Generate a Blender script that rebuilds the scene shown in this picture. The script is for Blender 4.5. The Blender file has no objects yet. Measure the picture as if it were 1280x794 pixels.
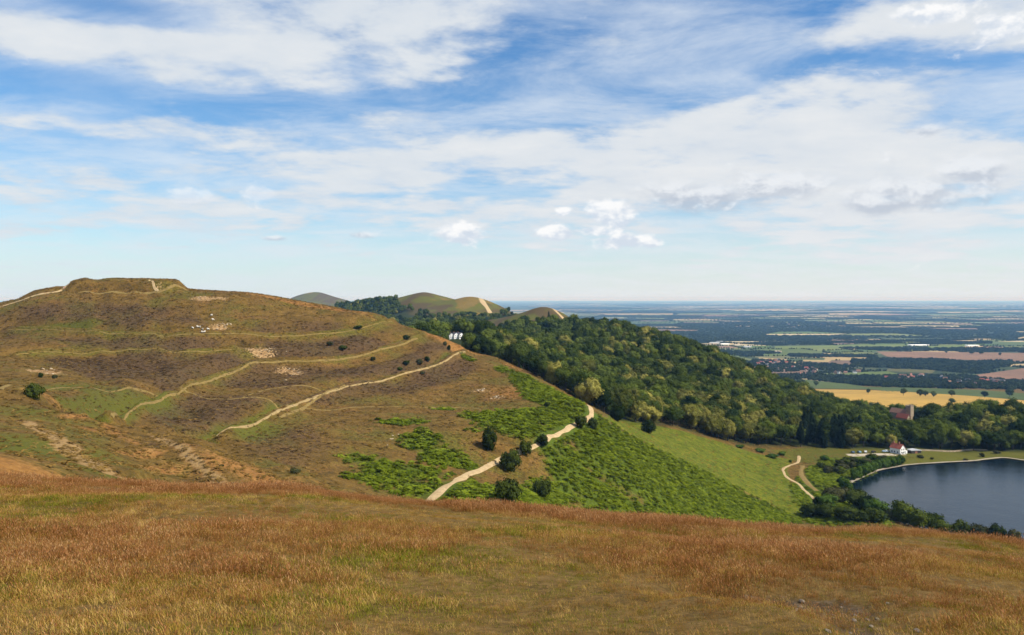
import bpy, bmesh, math, random
import numpy as np
from mathutils import Vector, Matrix

# ------------------------------------------------------------------ camera
SC = bpy.context.scene
COL = SC.collection
F, HV, CU = 960.0, 373.0, 640.0          # focal length in photo pixels, row of the level line, centre column
cam_d = bpy.data.cameras.new('camera')
cam_d.sensor_width = 36.0
cam_d.lens = 36.0 * F / 1280.0
cam_d.shift_y = -(397.0 - HV) / 1280.0
cam_d.clip_start = 0.1
cam_d.clip_end = 200000.0
cam = bpy.data.objects.new('camera', cam_d)
cam.location = (0, 0, 0)                 # heights are counted from the eye
cam.rotation_euler = (math.radians(90), 0, 0)
COL.objects.link(cam)
SC.camera = cam

# ------------------------------------------------------------------ sun, exposure
SUN_AZ, SUN_EL = math.radians(112), math.radians(47)
sun_vec = Vector((math.sin(SUN_AZ) * math.cos(SUN_EL), math.cos(SUN_AZ) * math.cos(SUN_EL), math.sin(SUN_EL)))
sun_d = bpy.data.lights.new('sun', 'SUN')
sun_d.energy = 5.0
sun_d.angle = math.radians(0.53)
sun_d.color = (1.0, 0.92, 0.79)
sun = bpy.data.objects.new('sun', sun_d)
sun.rotation_euler = (-sun_vec).to_track_quat('-Z', 'Y').to_euler()
sun.location = sun_vec * 500
COL.objects.link(sun)
SC.view_settings.view_transform = 'Standard'
SC.view_settings.look = 'None'
SC.view_settings.exposure = 0.33
SC.view_settings.gamma = 1.0
SC.view_settings.use_curve_mapping = False
SC.render.engine = 'CYCLES'
SC.cycles.use_denoising = True
SC.cycles.max_bounces = 5
SC.cycles.diffuse_bounces = 2
SC.cycles.glossy_bounces = 2
SC.cycles.transmission_bounces = 2
SC.cycles.transparent_max_bounces = 6
SC.cycles.volume_bounces = 0
SC.cycles.use_fast_gi = False

# ------------------------------------------------------------------ node helper
class NT:
    def __init__(s, tree):
        s.t = tree
        s.n = tree.nodes
        s.l = tree.links
    def put(s, sock, v):
        if hasattr(v, 'is_output'):
            s.l.new(v, sock)
        elif isinstance(v, (tuple, list)):
            v = tuple(v)
            if sock.type == 'RGBA' and len(v) == 3:
                v = v + (1.0,)
            sock.default_value = v
        else:
            sock.default_value = v
    def m(s, op, a, b=0.0, c=0.0, clamp=False):
        n = s.n.new('ShaderNodeMath'); n.operation = op; n.use_clamp = clamp
        s.put(n.inputs[0], a); s.put(n.inputs[1], b); s.put(n.inputs[2], c)
        return n.outputs[0]
    def add(s, a, b): return s.m('ADD', a, b)
    def sub(s, a, b): return s.m('SUBTRACT', a, b)
    def mul(s, a, b): return s.m('MULTIPLY', a, b)
    def step(s, x, lo, hi, a=0.0, b=1.0):
        n = s.n.new('ShaderNodeMapRange'); n.interpolation_type = 'SMOOTHSTEP'
        s.put(n.inputs[0], x); s.put(n.inputs[1], lo); s.put(n.inputs[2], hi); s.put(n.inputs[3], a); s.put(n.inputs[4], b)
        return n.outputs[0]
    def lin(s, x, lo, hi, a=0.0, b=1.0):
        n = s.n.new('ShaderNodeMapRange')
        s.put(n.inputs[0], x); s.put(n.inputs[1], lo); s.put(n.inputs[2], hi); s.put(n.inputs[3], a); s.put(n.inputs[4], b)
        return n.outputs[0]
    def mix(s, f, a, b, kind='MIX'):
        n = s.n.new('ShaderNodeMix'); n.data_type = 'RGBA'; n.blend_type = kind
        s.put(n.inputs[0], f); s.put(n.inputs[6], a); s.put(n.inputs[7], b)
        return n.outputs[2]
    def noise(s, vec, scale, detail=4.0, rough=0.55, dist=0.0, dim='3D'):
        n = s.n.new('ShaderNodeTexNoise'); n.noise_dimensions = dim
        s.put(n.inputs['Vector'], vec); s.put(n.inputs['Scale'], scale); s.put(n.inputs['Detail'], detail)
        s.put(n.inputs['Roughness'], rough); s.put(n.inputs['Distortion'], dist)
        return n.outputs['Fac']
    def vec(s, x, y, z):
        n = s.n.new('ShaderNodeCombineXYZ')
        s.put(n.inputs[0], x); s.put(n.inputs[1], y); s.put(n.inputs[2], z)
        return n.outputs[0]
    def vm(s, op, a, b=(0, 0, 0)):
        n = s.n.new('ShaderNodeVectorMath'); n.operation = op
        s.put(n.inputs[0], a); s.put(n.inputs[1], b)
        return n.outputs[0]
    def sep(s, v):
        n = s.n.new('ShaderNodeSeparateXYZ'); s.put(n.inputs[0], v)
        return n.outputs[0], n.outputs[1], n.outputs[2]
    def ramp(s, f, stops):
        n = s.n.new('ShaderNodeValToRGB'); s.put(n.inputs[0], f)
        e = n.color_ramp.elements
        while len(e) < len(stops): e.new(0.5)
        for el, (p, c) in zip(e, stops):
            el.position = p; el.color = tuple(c) + (1.0,)
        return n.outputs[0]
    def pos(s): return s.n.new('ShaderNodeNewGeometry').outputs['Position']
    def rnd(s): return s.n.new('ShaderNodeObjectInfo').outputs['Random']

# ------------------------------------------------------------------ world: Nishita sky with cloud layers
def build_world():
    w = bpy.data.worlds.new('World'); SC.world = w; w.use_nodes = True
    w.node_tree.nodes.clear()
    k = NT(w.node_tree)
    out = k.n.new('ShaderNodeOutputWorld'); bg = k.n.new('ShaderNodeBackground')
    k.l.new(bg.outputs[0], out.inputs[0]); bg.inputs[1].default_value = 0.080
    sky = k.n.new('ShaderNodeTexSky'); sky.sky_type = 'NISHITA'; sky.sun_disc = False
    sky.sun_elevation = SUN_EL; sky.sun_rotation = SUN_AZ; sky.altitude = 300
    sky.air_density = 1.0; sky.dust_density = 0.6; sky.ozone_density = 2.2
    hs = k.n.new('ShaderNodeHueSaturation'); hs.inputs['Saturation'].default_value = 1.32; hs.inputs['Value'].default_value = 1.22
    k.l.new(sky.outputs[0], hs.inputs['Color'])
    blue = k.mix(1.0, hs.outputs[0], (0.80, 1.08, 1.18), 'MULTIPLY')
    d = k.n.new('ShaderNodeTexCoord').outputs['Generated']
    x, y, z = k.sep(d)
    h = k.m('MAXIMUM', k.m('SQRT', k.add(k.mul(x, x), k.mul(y, y))), 1e-3)
    az = k.m('ARCTAN2', x, y)
    el = k.m('DIVIDE', z, h)
    zz = k.add(k.m('MAXIMUM', z, 0.0), 0.13)
    p = k.vec(k.m('DIVIDE', x, zz), k.m('DIVIDE', y, zz), 0.0)
    def place(u, v):
        t = (u - CU) / F
        return math.atan(t), (HV - v) / F / math.sqrt(1 + t * t)
    def blob(u, v, ru, rv, slant=0.0):          # one cloud bank or gap of the sky, by its direction
        a0, e0 = place(u, v)
        da = k.m('DIVIDE', k.sub(az, a0), ru / F)
        de = k.m('DIVIDE', k.sub(k.sub(el, e0), k.mul(k.sub(az, a0), slant)), rv / F)
        return k.m('EXPONENT', k.mul(k.add(k.mul(da, da), k.mul(de, de)), -1.0))
    def total(lst):
        s = None
        for b in lst:
            g = k.mul(blob(*b[:4], *(b[5:6])), b[4])
            s = g if s is None else k.add(s, g)
        return s
    bias = total([
        (330, 55, 260, 50, .30), (50, 55, 90, 28, .26), (500, 12, 140, 34, .26), (190, 185, 330, 30, .24),
        (960, 190, 250, 78, .34), (600, 205, 260, 52, .20), (1258, 38, 50, 22, .34), (1150, 20, 50, 16, .30),
        (1180, 240, 160, 70, .20), (300, 262, 420, 34, .12),
        (80, 103, 120, 26, -.62), (130, 6, 120, 18, -.62), (140, 188, 90, 15, -.55), (455, 128, 130, 16, -.42, .12),
        (760, 105, 190, 26, -.26, .15), (1080, 66, 170, 22, -.26), (690, 30, 80, 30, -.16), (640, 95, 60, 30, -.2),
        (250, 330, 500, 30, -.22), (650, 330, 200, 26, -.12)])
    n1 = k.noise(k.vm('MULTIPLY', p, (0.95, 1.0, 1.0)), 1.55, 10.0, 0.57, 0.15)
    n2 = k.noise(k.vm('MULTIPLY', k.vm('ADD', p, (9.3, 4.1, 2.0)), (0.9, 1.1, 1.0)), 4.6, 8.0, 0.60, 0.1)
    c = k.add(k.add(k.mul(k.sub(n1, 0.5), 1.7), k.mul(k.sub(n2, 0.5), 0.75)), bias)
    thick = k.step(c, -0.04, 0.30)
    veil_n = k.noise(k.vm('MULTIPLY', k.vm('ADD', p, (3.0, 17.0, 5.0)), (0.75, 1.1, 1.0)), 2.2, 9.0, 0.64, 0.35)
    veil = k.mul(k.mul(k.step(veil_n, 0.32, 0.74), 0.72), k.step(bias, -0.50, -0.10, 0.35, 1.0))
    # brightness inside the cloud sheet
    sh = k.noise(k.vm('MULTIPLY', k.vm('ADD', p, (1.5, 2.5, 8.0)), (0.9, 1.0, 1.0)), 3.0, 6.0, 0.55, 0.2)
    ccol = k.ramp(k.add(k.mul(c, 0.45), k.mul(sh, 0.62)), [(0.12, (0.56, 0.67, 0.82)), (0.40, (0.76, 0.82, 0.89)), (0.66, (0.90, 0.92, 0.94)), (0.85, (0.80, 0.84, 0.89))])
    def up(col, f): return k.mix(1.0, col, (f, f, f), 'MULTIPLY')
    col = k.mix(veil, blue, (7.4, 8.1, 8.9))
    col = k.mix(thick, col, up(ccol, 9.1))
    # whitening air near the horizon, stronger on the right where the sky is greyer
    low = k.m('EXPONENT', k.mul(k.m('MAXIMUM', el, 0.0), -8.5))
    side = k.step(az, -0.45, 0.35)
    hz = k.mix(side, (7.2, 8.0, 8.6), (8.2, 8.4, 8.6))
    col = k.mix(k.mul(low, 0.90), col, hz)
    # low cumulus, white tops and grey bases
    q = k.vec(az, k.mul(el, 1.5), 0.0)
    cn = k.noise(q, 26.0, 7.0, 0.58, 0.2)
    cn2 = k.noise(k.vm('ADD', q, (-0.006, 0.012, 0.0)), 26.0, 7.0, 0.58, 0.2)
    def cumulus(col, lst, lit, dark, amount, e0_=0.34, e1_=0.78):
        s = None; base = None
        for (u, v, ru, rv) in lst:
            g = blob(u, v, ru, rv)
            a0, e0 = place(u, v)
            b_ = k.mul(g, k.m('DIVIDE', k.sub(el, e0), rv / F))
            s = g if s is None else k.m('MAXIMUM', s, g)
            base = b_ if base is None else k.add(base, b_)
        cov = k.mul(k.step(k.add(s, k.mul(k.sub(cn, 0.5), 1.9)), e0_, e1_), amount)
        lightf = k.add(k.add(0.48, k.mul(base, 0.55)), k.mul(k.sub(cn, cn2), 3.2))
        return k.mix(cov, col, k.mix(k.step(lightf, 0.05, 0.95), dark, lit))
    col = cumulus(col, [(880, 246, 95, 22), (965, 232, 75, 20), (1130, 240, 75, 24), (1215, 214, 38, 24), (1120, 256, 85, 12), (1150, 165, 22, 8), (450, 294, 18, 5), (342, 298, 18, 4)],
                  (8.4, 8.7, 9.1), (4.9, 5.5, 6.5), 0.74, 0.22, 0.95)
    col = cumulus(col, [(573, 292, 38, 17), (764, 270, 40, 23), (740, 288, 44, 10), (694, 290, 36, 11), (785, 302, 50, 12), (704, 264, 12, 7), (1160, 18, 44, 16), (1252, 36, 40, 20)],
                  (9.9, 9.9, 9.9), (6.6, 7.3, 8.3), 0.92)
    col = cumulus(col, [(330, 243, 28, 10), (243, 246, 34, 12)], (9.4, 9.5, 9.6), (7.8, 8.3, 9.0), 0.5)
    k.l.new(col, bg.inputs[0])
    w.cycles.sampling_method = 'MANUAL'
    w.cycles.sample_map_resolution = 512
build_world()

# ------------------------------------------------------------------ numpy tools
rng = np.random.default_rng(11)
RND = random.Random(5)

def _hash(ix, iy, seed):
    n = (ix.astype(np.int64) * 374761393 + iy.astype(np.int64) * 668265263 + seed * 982451653) & 0xFFFFFFFF
    n = ((n ^ (n >> 13)) * 1274126177) & 0xFFFFFFFF
    n = ((n ^ (n >> 16)) * 2246822519) & 0xFFFFFFFF
    return ((n ^ (n >> 15)) & 0xFFFFFF) / float(0xFFFFFF)

def vnoise(x, y, scale, seed=0):
    x = np.asarray(x, float) / scale; y = np.asarray(y, float) / scale
    ix = np.floor(x); iy = np.floor(y); fx = x - ix; fy = y - iy
    fx = fx * fx * (3 - 2 * fx); fy = fy * fy * (3 - 2 * fy)
    a = _hash(ix, iy, seed); b = _hash(ix + 1, iy, seed); c = _hash(ix, iy + 1, seed); d = _hash(ix + 1, iy + 1, seed)
    return (a * (1 - fx) + b * fx) * (1 - fy) + (c * (1 - fx) + d * fx) * fy

def fbm(x, y, scale, octs=4, seed=0):
    s = 0; a = 1.0; t = 0
    for o in range(octs):
        s = s + a * vnoise(x, y, scale / 2 ** o, seed + o * 17); t += a; a *= 0.5
    return s / t

def sstep(x, lo, hi):
    t = np.clip((x - lo) / (hi - lo), 0, 1)
    return t * t * (3 - 2 * t)

def PW(u, D, z=None):                      # column u at forward distance D
    return ((u - CU) * D / F, D)

class TPS:
    def __init__(s, pts, lam=0.0, unit=500.0):
        P = np.array(pts, float); s.u = unit
        s.c = P[:, :2] / unit; z = P[:, 2]; n = len(z)
        K = s.phi(s.c[:, None, :] - s.c[None, :, :]) + lam * np.eye(n)
        Q = np.hstack([np.ones((n, 1)), s.c])
        A = np.zeros((n + 3, n + 3)); A[:n, :n] = K; A[:n, n:] = Q; A[n:, :n] = Q.T
        sol = np.linalg.solve(A, np.concatenate([z, np.zeros(3)]))
        s.w = sol[:n]; s.a = sol[n:]
    @staticmethod
    def phi(d):
        r2 = (d ** 2).sum(-1)
        return 0.5 * r2 * np.log(r2 + 1e-12)
    def __call__(s, x, y):
        sh = x.shape; X = np.stack([x.ravel(), y.ravel()], 1) / s.u
        o = np.empty(len(X))
        for i in range(0, len(X), 20000):
            b = X[i:i + 20000]
            r2 = ((b[:, None, :] - s.c[None]) ** 2).sum(-1)
            o[i:i + 20000] = (0.5 * r2 * np.log(r2 + 1e-12)) @ s.w + s.a[0] + b @ s.a[1:]
        return o.reshape(sh)

def PT(u, v, D): return ((u - CU) * D / F, D, -(v - HV) * D / F)

# ------------------------------------------------------------------ lie of the land: points whose distance follows from path level, person height, tree size
far_pts = [PT(*p) for p in [
    (0, 588, 80), (0, 565, 110), (0, 540, 150), (0, 505, 205), (0, 482, 260), (0, 455, 350), (0, 430, 430), (0, 412, 490), (0, 391, 515),
    (-150, 560, 110), (-150, 490, 260), (-150, 430, 450), (-150, 398, 540),
    (43, 494, 225), (100, 590, 95), (100, 556, 150), (100, 528, 195), (100, 511, 255), (100, 490, 300), (100, 470, 345), (100, 446, 420),
    (100, 430, 445), (100, 415, 470), (100, 399, 495), (100, 374, 522),
    (30, 378, 522), (130, 529, 225), (200, 549, 198), (240, 571, 174), (275, 606, 150), (180, 602, 120), (225, 604, 135), (190, 575, 160),
    (250, 545, 265), (250, 520, 305), (250, 498, 335), (250, 478, 375), (250, 455, 420), (250, 435, 450), (250, 414, 475), (250, 395, 500), (245, 371, 530),
    (310, 600, 165), (370, 592, 205), (330, 520, 312), (370, 505, 350), (370, 470, 430), (370, 454, 450), (370, 425, 490), (370, 396, 522), (370, 381, 545),
    (300, 370, 540), (440, 393, 548), (500, 406, 553), (560, 429, 560), (600, 441, 560), (640, 459, 530), (665, 471, 490), (700, 491, 445), (740, 513, 400),
    (400, 600, 218), (400, 560, 270), (400, 520, 330), (430, 484, 402), (580, 440, 557), (520, 425, 528),
    (500, 622, 228), (500, 590, 255), (500, 560, 285), (500, 510, 370), (500, 480, 430), (500, 463, 455), (500, 430, 515),
    (600, 612, 240), (600, 560, 300), (600, 510, 390), (600, 470, 470),
    (680, 622, 275), (680, 590, 300), (680, 549, 322), (680, 520, 365), (680, 490, 430),
    (740, 645, 290), (740, 600, 320), (740, 560, 350), (740, 530, 382),
    (800, 645, 310), (800, 600, 345), (800, 562, 400), (800, 546, 430), (800, 531, 500),
    (850, 645, 340), (850, 600, 390), (850, 566, 450), (850, 536, 540),
    (900, 645, 370), (900, 600, 430), (900, 566, 520), (900, 552, 560),
    (950, 645, 398), (950, 602, 470), (950, 577, 540),
    (1000, 646, 420), (1000, 611, 480), (1000, 577, 560),
    (1040, 604, 488), (1080, 585, 540), (1122, 566.5, 590), (1050, 570, 575), (1200, 568, 600), (1275, 567, 600),
    (400, 364, 5000), (385, 366, 5000), (368, 371, 5000), (420, 373, 4950), (440, 381, 4900), (456, 388, 4850),
    (530, 366, 2100), (515, 370, 2090), (495, 378, 2080), (556, 375, 2080), (582, 371, 2010), (600, 373, 2000), (622, 384, 1960), (640, 395, 1930), (570, 375, 2000), (470, 392, 2000), (560, 392, 1850), (530, 388, 1900),
    (684, 384, 1400), (700, 391, 1380), (722, 407, 1350), (665, 388, 1390), (645, 398, 1380), (680, 402, 1290), (700, 408, 1300),
]]
def GZ(u, D, z): return ((u - CU) * D / F, D, z + 5.0 * max(D, 0) / F * (1 - sstep(D, 1400, 2600)))
far_pts += [GZ(*p) for p in [
    # ground below the trees of the wooded hill and the valley behind the camp
    (570, 760, -43), (575, 800, -46), (540, 680, -50), (600, 700, -60), (620, 640, -66), (650, 700, -72), (640, 900, -70), (560, 1100, -84), (560, 1400, -84), (600, 1700, -66), (520, 1750, -64), (480, 1750, -66), (650, 1650, -60),
    (760, 500, -80), (790, 512, -84), (750, 600, -86), (750, 800, -80), (750, 950, -66), (740, 1150, -52), (800, 1050, -61), (690, 1100, -66),
    (850, 700, -100), (850, 850, -91), (850, 990, -73), (900, 940, -89), (900, 750, -106), (950, 640, -113), (950, 760, -115), (950, 890, -110),
    (1000, 680, -121), (1000, 860, -124), (1050, 640, -122), (1050, 840, -141), (1137, 640, -121), (1137, 720, -126), (1137, 800, -134), (1137, 950, -160),
    (1220, 640, -122), (1220, 730, -123), (1300, 640, -122), (1300, 740, -123), (1250, 900, -150), (1350, 900, -150),
    (900, 1250, -165), (1000, 1150, -172), (1130, 1230, -196), (1030, 1500, -215), (1280, 1400, -205), (1150, 1850, -236), (1030, 1900, -240), (1280, 2000, -245),
    (800, 1450, -180), (730, 1750, -170), (780, 2200, -250), (680, 2300, -150), (700, 2900, -240), (640, 2600, -150),
    (900, 2000, -255), (900, 2700, -280), (1100, 2600, -280), (1300, 2700, -280), (760, 3400, -280), (900, 3800, -280), (1100, 4000, -280), (1300, 4000, -280), (700, 4500, -280),
    (600, 3000, -120), (530, 3200, -90), (480, 4200, -60), (560, 4600, -220), (620, 4500, -275), (510, 5200, -170), (350, 5000, -40), (300, 4800, -120),
    (250, 1200, -70), (300, 2000, -90), (100, 2000, -110), (300, 700, -40), (100, 700, -30), (400, 700, -45), (480, 750, -60), (0, 1500, -120),
    # lake bed and banks
    (1100, 470, -128), (1160, 500, -128), (1230, 500, -128), (1300, 500, -128), (1180, 425, -128), (1270, 415, -128), (1110, 540, -127.5), (1200, 555, -127.5), (1290, 555, -127.5), (1350, 470, -128), (1450, 470, -128),
    (1050, 455, -122), (1055, 430, -118), (1100, 400, -118), (1200, 375, -118.5), (1290, 368, -120), (1420, 365, -120), (1450, 600, -122),
    # hidden hollow under the brow of the near hill
    (100, 60, -24), (300, 70, -34), (300, 110, -34), (450, 80, -46), (450, 150, -52), (640, 100, -58), (640, 180, -64), (800, 120, -70), (800, 220, -80), (1000, 150, -82), (1000, 300, -106), (1200, 150, -90), (1200, 280, -110),
    (0, 40, -20), (640, 30, -40), (1280, 60, -60), (640, -60, -30), (-200, 60, -20), (1600, 100, -75), (1700, 300, -118),
]]
far_pts += [(-600, 300, -34), (-900, 800, -90), (-1500, 1500, -140), (-1500, 3000, -130), (-2600, 5000, -220), (1500, 1500, -245), (2600, 1500, -280), (1200, 800, -170), (2500, 3000, -280),
            (1500, 300, -190), (2500, 300, -270), (-2500, 2500, -240), (0, 6500, -280), (-2000, 6500, -280), (3000, 6500, -280), (-3000, 0, -260), (2500, -500, -280), (0, -800, -120), (-1200, -200, -110), (900, -300, -160)]
LZ = -121.3                                # level of the reservoir
_sh = [(1064, 620), (1061, 607), (1075, 599), (1094, 590.5), (1115, 585.5), (1140, 581.5), (1180, 579), (1215, 577), (1256, 573), (1300, 579), (1350, 680), (1280, 682), (1220, 676), (1160, 662), (1110, 648), (1080, 636)]
_c = np.mean([PW(u, -LZ * F / (v - HV)) for u, v in _sh], axis=0)
for (u, v) in _sh:
    q = np.array(PW(u, -LZ * F / (v - HV))); d = q - _c; d /= np.hypot(*d)
    far_pts += [(*(q + d * .6), LZ - .1), (*(q + d * 5), LZ + 1.0), (*(q - d * 7), LZ - 2.2)]
far_pts = [p for p in far_pts if not (((p[0] - _c[0]) / 110) ** 2 + ((p[1] - _c[1]) / 90) ** 2 < 1 and p[2] > LZ - .05 and p[2] < LZ + .4)]
far_tps = TPS(far_pts, 3e-5)

near_rows = []
for (u, vc) in [(-250, 592), (0, 600), (200, 608), (400, 615), (540, 631), (700, 643), (850, 650), (1000, 661), (1150, 669), (1280, 684), (1500, 705)]:
    cs = (vc - HV) / F
    Dc = 44.0
    for (D, k) in [(7, None), (10.5, .446), (17, .80), (28, .92)]:
        pass
    s0 = 0.441
    near_rows += [(u, 10.5, -s0 * 10.5), (u, 17, -17 * (cs + (s0 - cs) * 0.50)), (u, 27, -27 * (cs + (s0 - cs) * 0.19)), (u, 36, -36 * (cs + (s0 - cs) * 0.045)),
                  (u, Dc, -Dc * cs), (u, 52, -52 * cs - 0.75), (u, 64, -64 * cs - 3.6), (u, 85, -85 * cs - 11), (u, 115, -115 * cs - 26)]
near_pts = [((p[0] - CU) * p[1] / F, p[1], p[2]) for p in near_rows] + [(0, 0, -1.68), (-12, 0, -1.6), (12, 0, -2.2), (0, -15, 1.0), (-30, -15, 1.0), (30, -15, -.5), (-30, 2, -1.8), (30, 2, -3.5), (-5, 4, -2.9), (5, 4, -3.0)]
near_tps = TPS(near_pts, 1e-5, 40.0)

def spaced(segs, start):
    v = [start]
    for (end, step) in segs:
        while v[-1] < end - 1e-6:
            s_ = step(v[-1]) if callable(step) else step
            v.append(v[-1] + s_)
    return v
ys = np.array(spaced([(75, 0.9), (600, lambda y: 0.9 + (y - 75) * 0.0033), (2500, lambda y: 2.8 + (y - 600) * 0.011), (86000, lambda y: y * 0.05)], -40.0))
xp = spaced([(48, 1.1), (470, lambda x: 1.1 + (x - 48) * 0.0055), (1500, lambda x: 3.5 + (x - 470) * 0.02), (66000, lambda x: x * 0.07)], 0.0)
xs = np.array([-a for a in xp[:0:-1]] + xp)
GX, GY = np.meshgrid(xs, ys)

def far_height(X, Y):
    z = far_tps(X, Y)
    flat = np.maximum(sstep(Y, 5600, 8000), np.maximum(sstep(X, 2000, 3500), sstep(-X, 3000, 5500)))
    z = z * (1 - flat) + -280 * flat
    return -280 + np.logaddexp(0, (z + 280) / 4.0) * 4.0
Zf = far_height(GX, GY)
nearzone = (np.abs(GX) < 130) & (GY < 135)
Zn = np.full(GX.shape, -400.0)
Zn[nearzone] = near_tps(GX[nearzone], GY[nearzone])
edge = np.maximum(sstep(np.abs(GX), 70, 128), np.maximum(sstep(GY, 95, 133), sstep(-GY, 15, 40)))
Zn = Zn * (1 - edge) + (-400) * edge

def smax(a, b, k):
    d = np.clip((a - b) / k, -40, 40)
    return b + np.logaddexp(0, d) * k
GZv = smax(Zn, Zf, 1.3)

def H(x, y):
    x = np.asarray(x, float); y = np.asarray(y, float)
    i = np.clip(np.searchsorted(xs, x) - 1, 0, len(xs) - 2); j = np.clip(np.searchsorted(ys, y) - 1, 0, len(ys) - 2)
    fx = (x - xs[i]) / (xs[i + 1] - xs[i]); fy = (y - ys[j]) / (ys[j + 1] - ys[j])
    return (GZv[j, i] * (1 - fx) + GZv[j, i + 1] * fx) * (1 - fy) + (GZv[j + 1, i] * (1 - fx) + GZv[j + 1, i + 1] * fx) * fy

_DS = np.concatenate([np.arange(6, 700, 0.6), np.geomspace(700, 60000, 2500)])
def hit(u, v, dmin=0.0):
    D = _DS[_DS >= dmin]
    dz = H((u - CU) * D / F, D) + (v - HV) * D / F
    k = np.argmax(dz > 0)
    if dz[k] <= 0: k = len(D) - 1
    if k > 0:
        t = dz[k - 1] / (dz[k - 1] - dz[k] + 1e-12); Dh = D[k - 1] + (D[k] - D[k - 1]) * np.clip(t, 0, 1)
    else: Dh = D[0]
    x = (u - CU) * Dh / F
    return np.array([x, Dh, float(H(x, Dh))])

def seen(x, y, z):                          # is a point above the ground between it and the eye
    t = np.linspace(0.03, 0.985, 160)
    return bool(np.all(H(x * t, y * t) < z * t))

def smooth_line(P, n=8):
    P = np.array(P, float)
    if len(P) < 3: 
        t = np.linspace(0, 1, 20)[:, None]
        return P[0] * (1 - t) + P[-1] * t
    Q = np.vstack([2 * P[0] - P[1], P, 2 * P[-1] - P[-2]]); o = []
    for i in range(1, len(Q) - 2):
        for t in np.linspace(0, 1, n, endpoint=False):
            a, b, c, d = Q[i - 1], Q[i], Q[i + 1], Q[i + 2]
            o.append(0.5 * ((2 * b) + (-a + c) * t + (2 * a - 5 * b + 4 * c - d) * t * t + (-a + 3 * b - 3 * c + d) * t ** 3))
    o.append(P[-1])
    return np.array(o)

def resample(L, step):
    d = np.concatenate([[0], np.cumsum(np.linalg.norm(np.diff(L, axis=0), axis=1))])
    n = max(2, int(d[-1] / step) + 1); t = np.linspace(0, d[-1], n)
    return np.stack([np.interp(t, d, L[:, i]) for i in range(L.shape[1])], 1)

def line_dist(X, Y, L):                     # distance to a polyline and the nearest point on it
    best = np.full(X.shape, 1e9); nx = np.zeros(X.shape); ny = np.zeros(X.shape)
    for a, b in zip(L[:-1], L[1:]):
        vx, vy = b[0] - a[0], b[1] - a[1]; ll = vx * vx + vy * vy + 1e-9
        t = np.clip(((X - a[0]) * vx + (Y - a[1]) * vy) / ll, 0, 1)
        px, py = a[0] + t * vx, a[1] + t * vy
        dd = np.hypot(X - px, Y - py); m = dd < best
        best[m] = dd[m]; nx[m] = px[m]; ny[m] = py[m]
    return best, nx, ny

def px_line(pts, dmin=0): return smooth_line([hit(u, v, dmin)[:2] for (u, v) in pts])

# ------------------------------------------------------------------ ramparts of the hillfort
# terraces as photo lines (bank crest with the walked line on top)
terraces = [
    ([(270, 546), (300, 534), (340, 518), (400, 494), (440, 482), (490, 472), (530, 461), (560, 449), (582, 440)], 2.2),
    ([(130, 529), (165, 519), (205, 497), (245, 480), (300, 462), (330, 453), (400, 451), (450, 445), (490, 434), (522, 423)], 3.0),
    ([(20, 444), (70, 440), (140, 440), (220, 441), (290, 437)], 2.4),
    ([(10, 412), (60, 412), (130, 416), (220, 419), (320, 419), (400, 417), (450, 411), (490, 402)], 2.6),
    ([(128, 529), (165, 534), (200, 549), (235, 570), (262, 592), (278, 607)], 1.7),
    ([(40, 366), (110, 366), (170, 365), (230, 364)], 0.8),
]
hz = (GX > -430) & (GX < 120) & (GY > 90) & (GY < 600)
hx, hy = GX[hz], GY[hz]
gy_, gx_ = np.gradient(GZv, ys, xs)
heather = np.zeros(GX.shape); ditch = np.zeros(GX.shape)
tl = [px_line(t[0]) for t in terraces]
dh = np.zeros(hx.shape); hth = np.zeros(hx.shape); dit = np.zeros(hx.shape)
for (t, L) in zip(terraces, tl):
    d, nx, ny = line_dist(hx, hy, resample(L, 9))
    side = (hx - nx) * gx_[hz] + (hy - ny) * gy_[hz]
    s = np.where(side > 0, d, -d)
    if t[1] == 1.7: s = np.where((hx - nx) < 0, d, -d)          # the cross bank falls to a ditch on its outer side
    A = t[1]
    AA = A * (1.35 if A != 1.7 else 1.0)
    if A == 1.7: s = s / 1.7
    dh += AA * (0.75 * np.exp(-((s + 1.0) / 3.0) ** 2) - 0.95 * np.exp(-((s - 7.0) / 4.2) ** 2) + 0.45 * np.exp(-((s - 19) / 7) ** 2) - 0.35 * np.exp(-((s + 13) / 6) ** 2))
    if A < 1.8: continue
    hth = np.maximum(hth, np.exp(-((s - 17) / 10) ** 2)); hth = np.maximum(hth, 0.7 * np.exp(-((s + 11) / 7) ** 2))
    dit = np.maximum(dit, np.exp(-((s - 5.5) / 4.5) ** 2))
GZv[hz] += dh
heather[hz] = hth; ditch[hz] = dit
# summit mounds: flat crown, steep sides
def mound(u0, u1, D, r_in, r_out, h):
    a = np.array(PW(u0, D)); b = np.array(PW(u1, D))
    d, _, _ = line_dist(GX, GY, np.array([a, b]))
    w = 1 - sstep(d, r_in, r_out)
    return w * h
mz = mound(108, 206, 553, 8, 17, 7.4)
mz2 = mound(52, 66, 548, 3, 19, 4.2)
GZv += np.maximum(mz, mz2)
# natural unevenness
D_ = np.maximum(GY, 1)
rough = sstep(GY, 60, 120) * (1 - sstep(GY, 1800, 2600)) * sstep(GZv, -118, -112) * (1 - .7 * np.clip((mz > .3).astype(float), 0, 1))
GZv += rough * ((fbm(GX, GY, 26, 4, 3) - 0.5) * 2.2)
nr = 1 - sstep(GY, 60, 110)
GZv += nr * ((fbm(GX, GY, 7.5, 4, 21) - 0.5) * 0.75 + (fbm(GX, GY, 1.6, 2, 31) - 0.5) * 0.10)

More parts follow.
